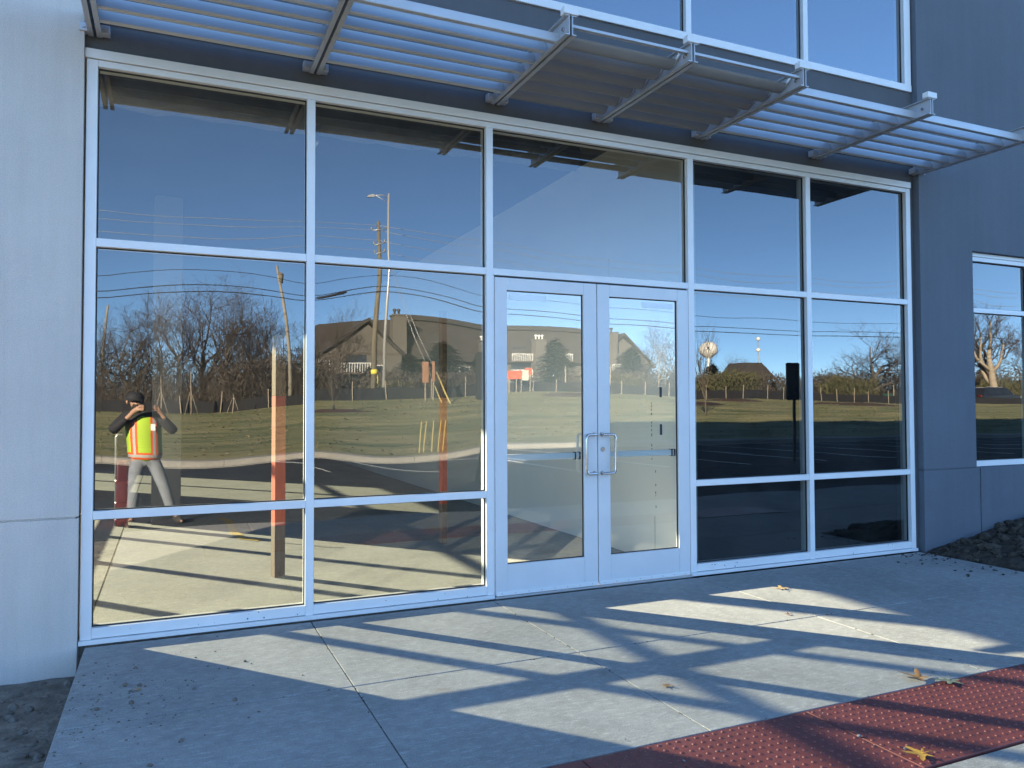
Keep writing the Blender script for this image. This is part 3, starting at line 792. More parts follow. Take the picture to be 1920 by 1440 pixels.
while x < xb and x < 75:
    h = rnd.uniform(.95, 1.25); z = lawn_z(x, FY + .08)
    s_ = MB().prism([(-.022, 0), (.022, 0), (.022, h), (0, h + .03), (-.022, h)], 'y', -.02, .02).build('stake', M['stake'], fe, loc=(x, FY + .08, z - .05))
    s_.rotation_euler = (0, R(rnd.uniform(-4, 4)), 0)
    x += rnd.uniform(1.7, 2.6)

def pole(name, px, pytop, Y, r0, r1, mt, label, cat, group=None, dx=0):
    b = ctr(px, Y); top = refl(px + dx, pytop, Y)
    o = empty(name, (b.x, b.y, b.z), label, cat, group)
    MB().tube([(0, 0, -.4), ((top.x - b.x) * .5, 0, (top.z - b.z) * .5), (top.x - b.x, 0, top.z - b.z)], [r0, (r0 + r1) / 2, r1], 12).build('shaft', mt, o)
    return o, b, top
P1, b1, t1 = pole('utility_pole', 712, 412, -52, .19, .13, M['pole_wood'], 'tall weathered utility pole with yellow tape, beside the street lamp', 'utility pole', 'wooden poles along the road')
for i, (py, L_) in enumerate(((428, .55), (452, .42), (468, .38))):
    z = refl(712, py, -52).z - b1.z
    m = MB().tube([(-L_, .05, z - .10), (0, .16, z), (L_, .05, z + .16)], .035, 6); arm = m.build('crossarm', M['galv'], P1)
    MB().lathe([(.05, 0), (.09, .05), (.05, .10), (.09, .15), (.04, .22), (.001, .23)], (-L_, .05, z - .08), 8).build('insulator', mat('insulator_grey', (.2, .2, .22), .4), arm)
    MB().lathe([(.05, 0), (.09, .05), (.05, .10), (.09, .15), (.04, .22), (.001, .23)], (L_, .05, z + .16), 8).build('insulator', bpy.data.materials['insulator_grey'], arm)
zt = refl(712, 700, -52).z - b1.z
MB().tube([(0, 0, zt - .14), (.01, 0, zt), (0, 0, zt + .16)], [.205, .21, .20], 12).build('tape_band', mat('caution_tape', (.75, .62, .06), .5), P1)
MB().tube([(.19, .03, zt - .1), (.23, .06, zt - .5), (.20, .1, zt - .8)], .025, 5).build('tape_tail', bpy.data.materials['caution_tape'], P1)

LP, bl, tl = pole('street_lamp', 727, 362, -50, .11, .07, M['galv'], 'silver street lamp with a single arm rising beside the utility pole', 'street lamp', dx=3)
hz = tl.z - bl.z; tx = tl.x - bl.x
MB().tube([(tx, 0, hz - .35), (tx - .5, 0, hz - .15), (tx - 1.15, 0, hz - .28)], [.04, .035, .03], 7).build('arm', M['galv'], LP)
MB().tube([(tx, 0, hz - .75), (tx - .9, 0, hz - .25)], .02, 5).build('arm_brace', M['galv'], LP)
MB().prism([(tx - 1.55, hz - .45), (tx - 1.05, hz - .38), (tx - 1.0, hz - .22), (tx - 1.15, hz - .17), (tx - 1.5, hz - .30)], 'y', -.12, .12).build('lamp_head', M['galv'], LP)
P2, b2, t2 = pole('utility_pole', 519, 508, -56, .14, .09, mat('bleached_pole', (.26, .235, .19), .85, var=.2, scale=3), 'slim bleached wooden pole seen in the left pane', 'utility pole', 'wooden poles along the road', dx=-3)
MB().tube([(-.1, 0, 9.2), (.1, .02, 9.9)], .16, 8).build('pole_cap', M['pole_wood'], P2)
P3, b3, t3 = pole('utility_pole', 226, 575, -66, .12, .08, bpy.data.materials['bleached_pole'], 'faint far wooden pole behind the woods at the far left', 'utility pole', 'wooden poles along the road')

# lines strung along the road from pole to pole
def wire(name, za, r_, Y, sag, label, mt, group, x0=None):
    xl, xm, xr, xe = -70.0, b1.x, b1.x + 62, b1.x + 160
    m = MB(); pts = []
    for (p, q, z0, z1) in ((xl, xm, za - .6, za), (xm, xr, za, za - .5), (xr, xe, za - .5, za - .9)):
        for k in range(25):
            t = k / 24; pts.append((p + (q - p) * t, Y, z0 + (z1 - z0) * t - sag * 4 * t * (1 - t)))
    m.tube(pts, r_, 5); return tag(m.build(name, mt), label, 'cable', group)
zc = lambda py: refl(712, py, -52).z
wire('phone_cable', zc(558), .030, -51.85, .8, 'thick black cable, upper of the close pair on the poles', M['cable'], 'lines strung along the road')
wire('phone_cable', zc(567), .034, -51.80, .9, 'thick black cable, lower of the close pair on the poles', M['cable'], 'lines strung along the road')
wire('phone_cable', zc(537), .020, -51.85, .7, 'thin dark cable running above the close black pair', M['cable'], 'lines strung along the road')
for k, (py, L_) in enumerate(((420, .55), (428, -.42), (446, .4), (462, -.35))):
    wire('power_line', zc(py), .016, -52 + L_ * .3, 1.1 + .2 * k, ('topmost', 'second', 'third', 'lowest')[k] + ' of the four pale power lines high on the utility pole', M['cable_al'], 'lines strung along the road')
c = Vector((b1.x - 3.2, -51.85, zc(558) - .28))
tag(MB().tube([c + Vector((-1.0, 0, -.12)), c + Vector((-.8, 0, -.1)), c + Vector((.8, 0, .06)), c + Vector((1.0, 0, .08))], [.05, .10, .10, .05], 10).build('splice_case', M['cable']), 'black splice case hanging on the phone cable left of the utility pole', 'splice case')
# guy wires with yellow guards
for k, (pa, pb, lab) in enumerate((((800, 690), (828, 775), 'bright yellow guy wire guard slanting down right of the utility pole'), ((794, 700), (815, 770), 'thinner dull guy wire guard left of the bright yellow one'))):
    A = refl(pa[0], pa[1], -44 - k); B = on_lawn(pb[0], -40 - k)
    g_ = empty('guy_wire', B, lab, 'guy wire', 'guy wire guards')
    d = A - B
    MB().tube([(0, 0, -.1), d], .045 if k == 0 else .03, 7).build('guard', M['yellow_stake'], g_)
    top = Vector((b1.x, -52, zc(470))) - B
    MB().tube([d, top], .012, 4).build('strand', M['cable_al'], g_)

for (px, ztop, zb_, D, wd, lab) in ((889, 2.62, 1.62, 16.7, .40, 'dark back of the parking sign reflected at the right edge of the second pane'), (1485, 2.66, 1.62, 21.8, .36, 'dark back of the parking sign on a post reflected beside the last mullion')):
    d_ = CAM_F + CAM_R * ((px - 960) / FPX); X_ = CAM_C.x + D * d_.x; Y_ = 2 * GLASS_Y - (CAM_C.y + D * d_.y)
    o = empty('parking_sign', (X_, Y_, -.12), lab, 'sign', 'parking signs on posts in the lot', math.atan2(-X_, -Y_) * -.35)
    c_ = .04
    MB().prism([(-wd / 2 + c_, zb_ + .12), (wd / 2 - c_, zb_ + .12), (wd / 2, zb_ + .12 + c_), (wd / 2, ztop + .12 - c_), (wd / 2 - c_, ztop + .12), (-wd / 2 + c_, ztop + .12), (-wd / 2, ztop + .12 - c_), (-wd / 2, zb_ + .12 + c_)], 'y', -.06, .03).build('plate', M['black'], o)
    MB().bbox(-.035, .035, .0305, .085, -.2, ztop + .05, .004).build('post', M['black'], o)
    for zz in (zb_ + .3, ztop - .1): MB().tube([(0, .086, zz), (0, .095, zz)], .015, 6).build('bolt', M['galv'], o)
# small boards and stakes on the lawn
for k, (px, py0, py1, w_, Y, lab) in enumerate(((789, 683, 718, .34, -43.5, 'plain brown board on a post left of the yellow guy wire guard'), (801, 682, 716, .16, -43.2, 'narrow brown board on a post just right of the wider brown board'))):
    a = refl(px, py0, Y); b = refl(px, py1, Y); z = lawn_z(a.x, Y)
    o = empty('marker_board', (a.x, Y, z), lab, 'board', 'brown marker boards')
    MB().bbox(-w_ / 2, w_ / 2, -.03, .0, b.z - z, a.z - z, .01).build('board', mat('brown_board', (.30, .15, .085), .8, var=.2, scale=4), o)
    MB().bbox(-.03, .03, -.07, -.031, -.2, a.z - z - .05, .005).build('post', M['stake'], o)
for k, (px, lean, lab) in enumerate(((782, 3, 'leftmost'), (789, 4, 'second from left'), (803, 1, 'middle'), (813, 3, 'second from right'), (821, 2, 'rightmost'))):
    b = on_lawn(px, -20.6); o = MB().prism([(-.013, 0), (.013, 0), (.013, 1.0), (.0, 1.05), (-.013, 1.0)], 'y', -.012, .012).build('survey_stake', M['yellow_stake'], None, loc=(b.x, b.y, b.z - .05))
    o.rotation_euler = (R(2), R(lean), 0); tag(o, lab + ' of the five thin yellow survey stakes behind the curb', 'stake', 'yellow survey stakes')
# orange construction boards by the fence
o0 = on_lawn(975, -45); og = empty('construction_sign', o0, 'orange and white construction boards on pale legs at the crest of the lawn', 'sign')
om = mat('orange_board', (.62, .10, .04), .6, var=.15, scale=2)
MB().bbox(-.75, .30, -.03, .0, .95, 1.55, .01).build('orange_panel', om, og)
MB().bbox(.32, .80, -.02, .01, .85, 1.60, .01).build('white_panel', mat('pale_board', (.5, .48, .42), .7), og)
MB().bbox(.55, 1.05, -.06, -.031, 1.25, 1.75, .01).build('upper_panel', om, og)
for x in (-.6, -.1, .25, .9): MB().bbox(x, x + .05, -.06, -.031 if x < .5 else -.0305, -.2, .94 if x < .3 else 1.24, .005).build('leg', M['stake'], og)
bxc = on_lawn(1663, -49); ub = empty('utility_box', bxc, 'green utility cabinet by the fence seen in the right pane', 'utility box')
MB().bbox(-.35, .35, -.3, .3, -.1, .95, .03).build('cabinet', mat('utility_green', (.03, .09, .06), .5), ub)
MB().bbox(-.38, .38, -.33, .33, .951, 1.02, .02).build('lid', bpy.data.materials['utility_green'], ub)
for px, top, lab in ((1672, 722, 'tall white marker stake beside the green utility cabinet'), (1150 + 0, 690, 'white marker stake on the lawn crest behind the right door'), (1056, 690, 'white marker stake on the lawn crest behind the left door')):
    b = on_lawn(px, -47); t_ = refl(px, top, -47)
    tag(MB().tube([(0, 0, -.2), (.02, 0, t_.z - b.z)], [.05, .03], 7).build('marker_stake', M['stake'], None, loc=b), lab, 'stake', 'white marker stakes')

# ------------------------------------------------------------------ trees
def branch(mt_, mtw, p, d, L_, r_, lev, rr, maxlev, up, kids, ang, wob=.13):
    n = 4 if lev < 2 else 3; pts = [p]; q = p.copy(); dd = d.copy()
    for k in range(n):
        dd = (dd + Vector((rr.gauss(0, wob), rr.gauss(0, wob), rr.gauss(0, .08) + up))).normalized()
        q = q + dd * (L_ / n); pts.append(q.copy())
    rads = [max(.007, r_ * (1 - .62 * i / n)) for i in range(n + 1)]
    (mt_ if lev < 2 else mtw).tube(pts, rads, 7 if lev == 0 else 5 if lev == 1 else 3, cap=lev < 2)
    if lev >= maxlev: return
    nk = kids[lev]
    for k in range(nk):
        t = rr.uniform(.35 if lev else .32, 1.0) if k < nk - 1 else 1.0
        i = min(n - 1, int(t * n)); base = pts[i] + (pts[i + 1] - pts[i]) * (t * n - i)
        ax = dd.orthogonal().normalized(); ax = Matrix.Rotation(rr.uniform(0, 6.283), 3, dd) @ ax
        a = R(rr.uniform(*ang)); nd = (Matrix.Rotation(a, 3, ax) @ dd).normalized()
        branch(mt_, mtw, base, nd, L_ * rr.uniform(.48, .72), rads[i] * .62, lev + 1, rr, maxlev, up, kids, ang, wob)
def bare_tree(seed, h, r_, kids=(8, 6, 5, 4), ang=(22, 52), up=.05, bark='bark', name='bare_tree', trunk_frac=.45, wob=.13):
    rr = random.Random(seed); a = MB(); b = MB()
    branch(a, b, Vector((0, 0, -.3)), Vector((rr.gauss(0, wob * .4), rr.gauss(0, wob * .4), 1)).normalized(), h * trunk_frac, r_, 0, rr, len(kids), up, kids, ang, wob)
    o = empty(name); a.build('trunk', M[bark], o); b.build('crown', M['twig'], o); return o
TREEP = [bare_tree(11, 12, .20), bare_tree(23, 12, .17, ang=(18, 42), up=.09), bare_tree(37, 12, .22, kids=(9, 6, 5, 4), ang=(25, 58))]
used = set()
WORDS = ['leftmost', 'broad', 'slim', 'upright', 'crooked', 'dense', 'sparse', 'forked', 'low', 'tall', 'leaning', 'ragged', 'open', 'twiggy', 'wispy', 'rounded', 'narrow', 'spindly']
def tree_h(o): return max(v.co.z for c in o.children for v in c.data.vertices)
def place_tree(k, px, pytop, Y, lab, group, wide=1.0):
    src = TREEP[k]
    o = src if k not in used else copy_tree(src); used.add(k)
    b = ctr(px, Y); top = refl(px, pytop, Y); s = max(1.5, top.z - b.z) / tree_h(src)
    o.location = b; o.scale = (s * wide, s * wide, s); o.rotation_euler = (0, 0, px * .37)
    tag(o, lab, 'tree', group)
GW = 'bare trees of the wood at the left'
for i, (k, px, py, Y, wd, lab) in enumerate((
    (0, 200, 610, -62, 1.2, 'bare tree at the far left edge of the left pane'), (1, 245, 590, -66, 1.2, 'bare tree just right of the far left pole'),
    (2, 285, 560, -62, 1.1, 'bare tree rising above the photographer in vest'), (0, 320, 540, -70, 1.1, 'bare tree behind the grey column edge'),
    (1, 352, 520, -63, 1.2, 'tallest bare tree of the left wood, right of the grey column'), (2, 385, 515, -68, 1.1, 'broad topped bare tree next to the tallest one'),
    (0, 415, 530, -60, 1.1, 'bare tree in the middle of the left pane'), (1, 445, 545, -66, 1.2, 'upright bare tree right of the middle of the left pane'),
    (2, 478, 555, -62, 1.0, 'bare tree left of the slim bleached pole'), (0, 505, 575, -72, 1.1, 'bare tree standing behind the slim bleached pole'),
    (1, 548, 590, -64, 1.2, 'bare tree behind the orange painted post'), (2, 590, 600, -70, 1.1, 'bare tree behind the first window mullion'),
    (0, 625, 585, -68, 1.0, 'bare tree before the left gable of the apartment house'), (1, 660, 560, -76, 1.0, 'thin bare tree whose top rises beside the splice case'))):
    place_tree(k, px, py, Y, lab, GW, wd)
for (k, px, py, Y, wd, lab) in ((0, 1215, 600, -70, .8, 'bare tree beside the pale birch in the right door'), (2, 1262, 610, -74, .8, 'bare tree at the right edge of the right door'),
    (1, 1405, 655, -100, 1.4, 'bare tree behind the barn roof'), (0, 1380, 665, -110, 1.4, 'bare tree left of the radio mast'),
    (1, 1455, 690, -90, 1.0, 'small bare tree right of the barn'), (2, 1690, 655, -66, 1.4, 'bare tree at the right edge of the last storefront pane'),
    (0, 1830, 600, -72, 1.3, 'bare tree left of the pale forked trunk'),
    (2, 1910, 590, -74, 1.2, 'bare tree right of the pale forked trunk')):
    place_tree(k, px, py, Y, lab, 'bare trees beyond the fence at the right', wd)
def special(o, px, pytop, Y, hh, lab, wide=1.0):
    b = ctr(px, Y); top = refl(px, pytop, Y); s = (top.z - b.z) / tree_h(o); o.location = b; o.scale = (s * wide, s * wide, s); tag(o, lab, 'tree')
special(bare_tree(51, 9, .20, kids=(11, 7, 6, 4), ang=(30, 66), up=.04, name='spreading_tree', trunk_frac=.42), 1603, 604, -60, 8.2, 'big spreading bare tree with a round crown in the last storefront pane', 1.25)
special(bare_tree(64, 11, .24, kids=(7, 6, 5, 4), ang=(26, 50), up=.07, bark='pale_bark', name='forked_tree', trunk_frac=.40), 1868, 560, -56, 10.5, 'bare tree with a pale thick forked trunk in the side window', 1.2)
for px, py, lab in ((1232, 592, 'slender pale birch left of its twin in the right door'), (1242, 598, 'slender pale birch right of its twin in the right door')):
    special(bare_tree(px, 10, .09, kids=(12, 5, 4), ang=(25, 45), up=.1, bark='pale_bark', name='birch', trunk_frac=.8), px, py, -58, 9.8, lab, .7)
# young staked trees on the lawn
for (px, py, Y, sd, lab) in ((651, 655, -37, 5, 'young bare sapling with a dark trunk guard in the second pane'), (1326, 600, -29.5, 6, 'young bare sapling with steep branches in front of the water tower')):
    o = bare_tree(sd, 4.4, .055, kids=(15, 4, 2), ang=(14, 30), up=.12, name='sapling', trunk_frac=.72, wob=.035)
    special(o, px, py, Y, 4.2, lab, 1.0)
    if px < 700: MB().tube([(0, 0, 0), (0, 0, .75)], [.11, .10], 8).build('trunk_guard', M['silt'], o)
for (px, py, sd, lab) in ((362, 702, 8, 'thin staked sapling right of the photographer'), (428, 735, 9, 'thin staked sapling in the middle of the left pane'), (316, 705, 10, 'thin staked sapling behind the phone in his hands')):
    b = on_lawn(px, -44.5); t_ = refl(px, py, -44.5); h = t_.z - b.z
    o = empty('staked_sapling', b, lab, 'sapling', 'staked saplings at the left')
    MB().tube([(0, 0, -.2), (.03, 0, h * .5), (0, 0, h)], [.035, .028, .012], 6).build('stem', M['pale_bark'], o)
    for a in (-.3, .34): MB().tube([(a, .1, -.1), (a * .1, 0, min(1.2, h * .8))], .014, 5).build('support', M['stake'], o)
def conifer(seed, h, r_, name='evergreen_tree'):
    rr = random.Random(seed); o = empty(name); MB().tube([(0, 0, -.3), (0, 0, h * .95)], [.18, .03], 7).build('trunk', M['bark'], o); m = MB()
    for k in range(5200):
        t = rr.random() ** .8; z = .05 * h + t * h * .93
        prof = (1 - t) ** .62 * (.62 + .38 * math.sin(t * 26 + seed + 2 * math.sin(k)))
        a = rr.uniform(0, 6.283); rad = r_ * prof * (rr.uniform(.25, 1.0) ** .5) * (1 + .25 * math.sin(a * 3 + t * 9))
        c = Vector((rad * math.cos(a), rad * math.sin(a), z + .25 * rr.gauss(0, 1) - rad * .18))
        out = Vector((math.cos(a), math.sin(a), rr.uniform(-.5, .25))) * rr.uniform(.25, .55)
        sd_ = Vector((-math.sin(a), math.cos(a), rr.uniform(-.4, .4))) * rr.uniform(.05, .13)
        m.add([c - sd_, c + sd_, c + out], [(0, 1, 2)])
    m.build('crown', M['pine'], o); return o
CON = [conifer(3, 8, 3.0), conifer(8, 8, 2.5)]; uc = set()
for (k, px, py, Y, wd, lab) in ((0, 815, 645, -74, 1.9, 'broad dark evergreen before the apartment house in the second pane'), (1, 706, 690, -72, 1.7, 'low evergreen in front of the utility pole base'), (1, 925, 690, -72, 1.6, 'low evergreen hidden partly by the door frame'), (1, 872, 660, -78, 1.6, 'evergreen beside the right edge of the second pane'),
    (0, 765, 668, -72, 1.6, 'small evergreen just right of the street lamp'), (1, 1040, 638, -74, 1.7, 'green evergreen in the middle of the left door'), (0, 1185, 652, -72, 1.6, 'green evergreen before the right gable in the right door'),
    (1, 1338, 680, -68, 2.0, 'evergreen under the water tower'), (0, 1850, 690, -76, 1.4, 'dark evergreen behind the parked vehicle'), (1, 1450, 712, -62, 1.0, 'small conifer right of the barn wall')):
    o = CON[k] if k not in uc else copy_tree(CON[k]); uc.add(k)
    b = ctr(px, Y); t_ = refl(px, py, Y); s = (t_.z - b.z) / tree_h(CON[k])
    o.location = b; o.scale = (s * wd, s * wd, s); o.rotation_euler = (0, 0, px); tag(o, lab, 'tree', 'evergreens across the road')
def brush_mass(name, spans, mt, seed, n_st, n_lf, label):
    rr = random.Random(seed); m = MB()
    for k in range(n_st + n_lf):
        pa, pb, pytop, Ya, Yb = rr.choice(spans)
        px = rr.uniform(pa, pb); Y = rr.uniform(Ya, Yb); b = ctr(px, Y); t_ = refl(px, pytop, Y)
        H = (t_.z - b.z) * (.75 + .35 * noise.noise(Vector((b.x * .35, Y * .2, seed))) + .1 * rr.random())
        if k < n_st:
            d = Vector((rr.gauss(0, .28), rr.gauss(0, .28), 1)) * H * rr.uniform(.5, 1); w_ = rr.uniform(.010, .026)
            s0 = b + Vector((0, 0, -.1)); mid = s0 + d * .5 + Vector((rr.gauss(0, .12), rr.gauss(0, .12), 0))
            m.add([s0 - Vector((w_, 0, 0)), s0 + Vector((w_, 0, 0)), mid + Vector((w_ * .6, 0, 0)), mid - Vector((w_ * .6, 0, 0)), s0 + d], [(0, 1, 2, 3), (3, 2, 4)])
        else:
            c = b + Vector((rr.gauss(0, .4), rr.gauss(0, .4), H * rr.random() ** .7))
            a = Vector((rr.gauss(0, .7), rr.gauss(0, .7), rr.gauss(0, 1))).normalized() * rr.uniform(.12, .34); bb = a.orthogonal().normalized() * rr.uniform(.025, .06)
            m.add([c - a, c + bb, c + a, c - bb * .7], [(0, 1, 2, 3)])
    tag(m.build(name, mt), label, 'brush', kind='stuff')
brush_mass('brush_thicket', [(150, 620, 640, -57, -72), (400, 660, 660, -56, -66), (600, 900, 695, -58, -66), (640, 900, 712, -58, -66), (1060, 1290, 690, -58, -70)], M['brush'], 2, 20000, 34000, 'brown leafless thicket under the bare trees across the road')
brush_mass('hedge_thicket', [(1300, 1500, 697, -60, -72), (1520, 1730, 692, -58, -70), (1760, 1960, 690, -60, -72), (1480, 1600, 702, -60, -68)], M['brush'], 5, 16000, 30000, 'brown leafless thicket behind the fence at the right')
brush_mass('shrub_belt', [(1310, 1420, 690, -59, -66), (1540, 1640, 705, -57, -62), (1100, 1200, 700, -58, -66), (700, 760, 716, -58, -62), (1800, 1950, 702, -59, -66)], M['olive'], 9, 3000, 24000, 'olive green shrubs along the fence')
brush_mass('far_treeline', [(-200, 700, 672, -170, -230), (1250, 2000, 722, -230, -300), (1700, 2600, 700, -150, -200)], M['brush'], 13, 5000, 5000, 'far line of brown trees on the horizon')

# ------------------------------------------------------------------ apartment house
rr = random.Random(77); m = MB()
for k in range(5200):      # leaves blown over the lawn
    x = rr.uniform(-8, 60); y = CURB_Y - .6 - rr.random() ** 1.2 * 25; z = lawn_z(x, y) + .03
    a = rr.uniform(0, 6.28); s_ = rr.uniform(.04, .10); c_, d_ = math.cos(a) * s_, math.sin(a) * s_
    m.add([(x - c_, y - d_, z), (x + d_ * .6, y - c_ * .6, z + rr.uniform(.0, .06)), (x + c_, y + d_, z + rr.uniform(0, .05)), (x - d_ * .6, y + c_ * .6, z + .02)], [(0, 1, 2, 3)])
tag(m.build('lawn_leaves', mat('dry_leaves', (.17, .13, .075), .9, scale=2, col2=(.27, .22, .13))), 'dry tan leaves blown over the lawn across the lot', 'leaf litter', kind='stuff')
AY = -100.0
def ap(px, py): return refl(px, py, AY)
L0 = ap(622, 740); R0_ = ap(1188, 740); gz = -.4
aw = mat('tan_siding', (.115, .104, .090), .85, var=.08, scale=.6); ar = mat('brown_shingles', (.050, .043, .040), .9, var=.2, scale=1.2)
awh = mat('white_railing', (.62, .62, .60), .6); awin = mat('dark_window', (.03, .035, .04), .15); atim = mat('dark_timber', (.09, .07, .055), .8)
AP = empty('apartment_house', (0, 0, 0), 'long tan apartment house with brown mansard roof and four chimneys across the road', 'apartment house')
xl, xr = L0.x, R0_.x; zr = ap(1010, 622).z; ze = ap(960, 668).z; dep = 13
MB().box(xl + 1, xr - 1, AY - dep, AY, gz, ze).build('wall', aw, AP)
m = MB()
m.prism([(AY + .9, ze - 1.2), (AY + .7, ze + .2), (AY - 2.4, zr), (AY - dep + 2.4, zr), (AY - dep - .7, ze)], 'x', xl + .6, xr - .6); rf = m.build('roof', ar, AP)
m = MB().prism([(AY - 2.0, zr + .001), (AY - 3.6, zr + .85), (AY - dep + 3, zr + .85), (AY - dep + 2.4, zr + .001)], 'x', ap(780, 600).x, ap(1105, 600).x); m.build('upper_roof', ar, rf)
for (pxa, pxb, pk) in ((615, 742, 690), (1098, 1194, 1150)):      # gabled end wings
    a, b, c = ap(pxa, 700).x, ap(pxb, 700).x, ap(pk, 700).x; zp = zr - .3; y1 = AY + 3.2
    MB().add([(a, y1, gz), (b, y1, gz), (b, y1, ze - .6), (c, y1, zp - .8), (a, y1, ze - .6), (a, AY, gz), (b, AY, gz), (b, AY, ze - .6), (c, AY - 4, zp - .8), (a, AY, ze - .6)],
             [(0, 1, 2, 3, 4), (0, 4, 9, 5), (1, 6, 7, 2), (5, 9, 8, 7, 6)]).build('gable_wall', aw, AP)
    g_ = MB()
    for (p, q) in (((a - .9, ze - 1.5), (c, zp)), ((b + .9, ze - 1.5), (c, zp))):
        g_.add([(p[0], y1 + .5, p[1]), (q[0], y1 + .5, q[1]), (q[0], AY - 4, q[1]), (p[0], AY - 1, p[1]), (p[0], y1 + .5, p[1] - .35), (q[0], y1 + .5, q[1] - .35), (q[0], AY - 4, q[1] - .35), (p[0], AY - 1, p[1] - .35)],
               [(0, 1, 2, 3), (4, 7, 6, 5), (0, 4, 5, 1), (1, 5, 6, 2), (2, 6, 7, 3), (3, 7, 4, 0)])
    g_.build('gable_roof', ar, AP)
    t = MB(); 
    for f in (.35, .68): t.box(a + (b - a) * f - .12, a + (b - a) * f + .12, y1 + .002, y1 + .06, gz + 4.5, ze - .4)
    t.box(a, b, y1 + .002, y1 + .05, ze - .9, ze - .65); t.build_each('half_timber', atim, AP)
for (px, w_, pt, y_, fl_) in ((748, 1.6, 609, AY + 1.0, 0), (882, 1.7, 643, AY + 1.6, 1), (1011, 1.7, 644, AY + 1.6, 1), (1149, 1.5, 628, AY + 3.4, 0)):
    a = refl(px, pt, y_); ch = MB().box(a.x - w_ / 2, a.x + w_ / 2, y_ - .7, y_ + .7, gz, a.z).box(a.x - w_ / 2 - .12, a.x + w_ / 2 + .12, y_ - .82, y_ + .82, a.z + .001, a.z + .18).build('chimney', aw, AP)
    for k in range(3 if fl_ else 2):
        MB().lathe([(.14, .18), (.14, .55), (.22, .6), (.22, .85), (.001, .9)], (a.x - .5 + .5 * k, y_, a.z), 8).build('flue_pot', awh if fl_ else ar, ch)
for (px, pz, w_) in ((688, 690, 3.4), (688, 716, 3.4), (983, 672, 3.2), (983, 702, 3.2), (1058, 672, 2.2), (1165, 690, 2.2), (925, 690, 3.0)):
    y_ = AY + (4.6 if px < 742 or px > 1098 else 1.5); c = refl(px, pz, y_)
    bo = MB().box(c.x - w_ / 2, c.x + w_ / 2, y_ - 1.3, y_, c.z - .9, c.z - .7).build('balcony', atim, AP)
    m = MB().box(c.x - w_ / 2, c.x + w_ / 2, y_ - .06, y_, c.z + .26, c.z + .36); n = int(w_ / .28)
    for k in range(n + 1):
        x = c.x - w_ / 2 + .03 + (w_ - .14) * k / n; m.box(x, x + .08, y_ - .05, y_ - .01, c.z - .7, c.z + .26)
    m.build('railing', awh, bo)
    MB().box(c.x - w_ * .35, c.x + w_ * .35, y_ - 1.36, y_ - 1.30, c.z - .69, c.z + 1.4).build('balcony_door', awin, bo)
for (px, pz) in ((640, 690), (640, 718), (722, 700), (845, 700), (905, 702), (1030, 700), (1120, 690), (1120, 715), (945, 715)):
    y_ = AY + (3.2 if px < 742 or px > 1098 else 0); c = refl(px, pz, y_)
    wf = MB().box(c.x - .62, c.x + .62, y_ + .003, y_ + .06, c.z - .8, c.z + .8).build('window', awh, AP)
    MB().box(c.x - .52, c.x + .52, y_ + .0605, y_ + .07, c.z - .7, c.z + .7).build('pane', awin, wf)

# barn, water tower, mast
BY = -92; a, b = refl(1388, 700, BY), refl(1440, 700, BY); zr2 = refl(1400, 681, BY).z; ze2 = refl(1440, 707, BY).z
bn = empty('barn', (0, 0, 0), 'dark roofed grey barn with a gable end beyond the fence at the right', 'barn')
MB().box(a.x, b.x, BY - 4, BY, -.6, ze2).build('wall', mat('barn_grey', (.14, .14, .14), .9, var=.15, scale=1), bn)
xm_ = refl(1422, 700, BY).x
MB().prism([(a.x - .8, ze2 - .4), (b.x + 1.2, ze2 - .4), (xm_, zr2), (a.x + 1.5, zr2)], 'y', BY - 4.4, BY + .7).build('roof', ar, bn)
MB().box(a.x + 4, a.x + 6, BY + .002, BY + .06, -.5, 2.6).build('door', atim, bn)
WY = -520; c = refl(1330, 656, WY); rr_ = 16.5 / FPX * (c - Vector((CAM_C.x, -CAM_C.y, CAM_C.z))).length
wt = empty('water_tower', (c.x, WY, -.6), 'white spheroid water tower with a small dark emblem', 'water tower')
pr = [(.001, 1.0)] + [(rr_ * math.sin(R(t)), rr_ * .93 * math.cos(R(t))) for t in range(10, 125, 8)] + [(rr_ * .45, -rr_ * .82), (rr_ * .2, -rr_ * 1.02)]
pr[0] = (.001, rr_ * .93)
MB().lathe(pr, (0, 0, c.z + .6), 32).build('tank', mat('tower_white', (.72, .71, .68), .45), wt)
MB().lathe([(rr_ * .17, c.z + .6 - rr_ * 1.0), (rr_ * .14, 12), (rr_ * .34, 0)], (0, 0, 0), 20).build('pedestal', bpy.data.materials['tower_white'], wt)
m = MB(); vdir = Vector((-c.x, -WY, 0)).normalized(); side = Vector((vdir.y, -vdir.x, 0))
for (p, q) in (((-.16, -.12), (0, .28)), ((.16, -.12), (0, .28)), ((-.09, .05), (.09, .05))):      # small A-shaped mark
    P_ = [vdir * (rr_ * .985) + side * (s_ * -rr_) + Vector((0, 0, z_ * rr_ + c.z + .6)) for s_, z_ in (p, q)]
    m.tube(P_, rr_ * .045, 5)
m.build('emblem', mat('emblem_dark', (.05, .06, .08), .6), wt)
TY = -300; c = refl(1421, 637, TY); b = refl(1421, 750, TY)
ms = empty('radio_mast', (c.x, TY, -.6), 'slim radio mast with two round white dishes', 'mast')
MB().tube([(0, 0, 0), (0, 0, c.z + 1.5)], [.35, .18], 6).build('shaft', M['galv'], ms)
for py in (637, 656):
    z = refl(1421, py, TY).z + .6
    MB().lathe([(.001, 1.05), (.6, .85), (1.0, .3), (1.05, -.3), (.6, -.85), (.001, -1.0)], (-.35, .5, z), 14).build('dish', bpy.data.materials['tower_white'], ms)

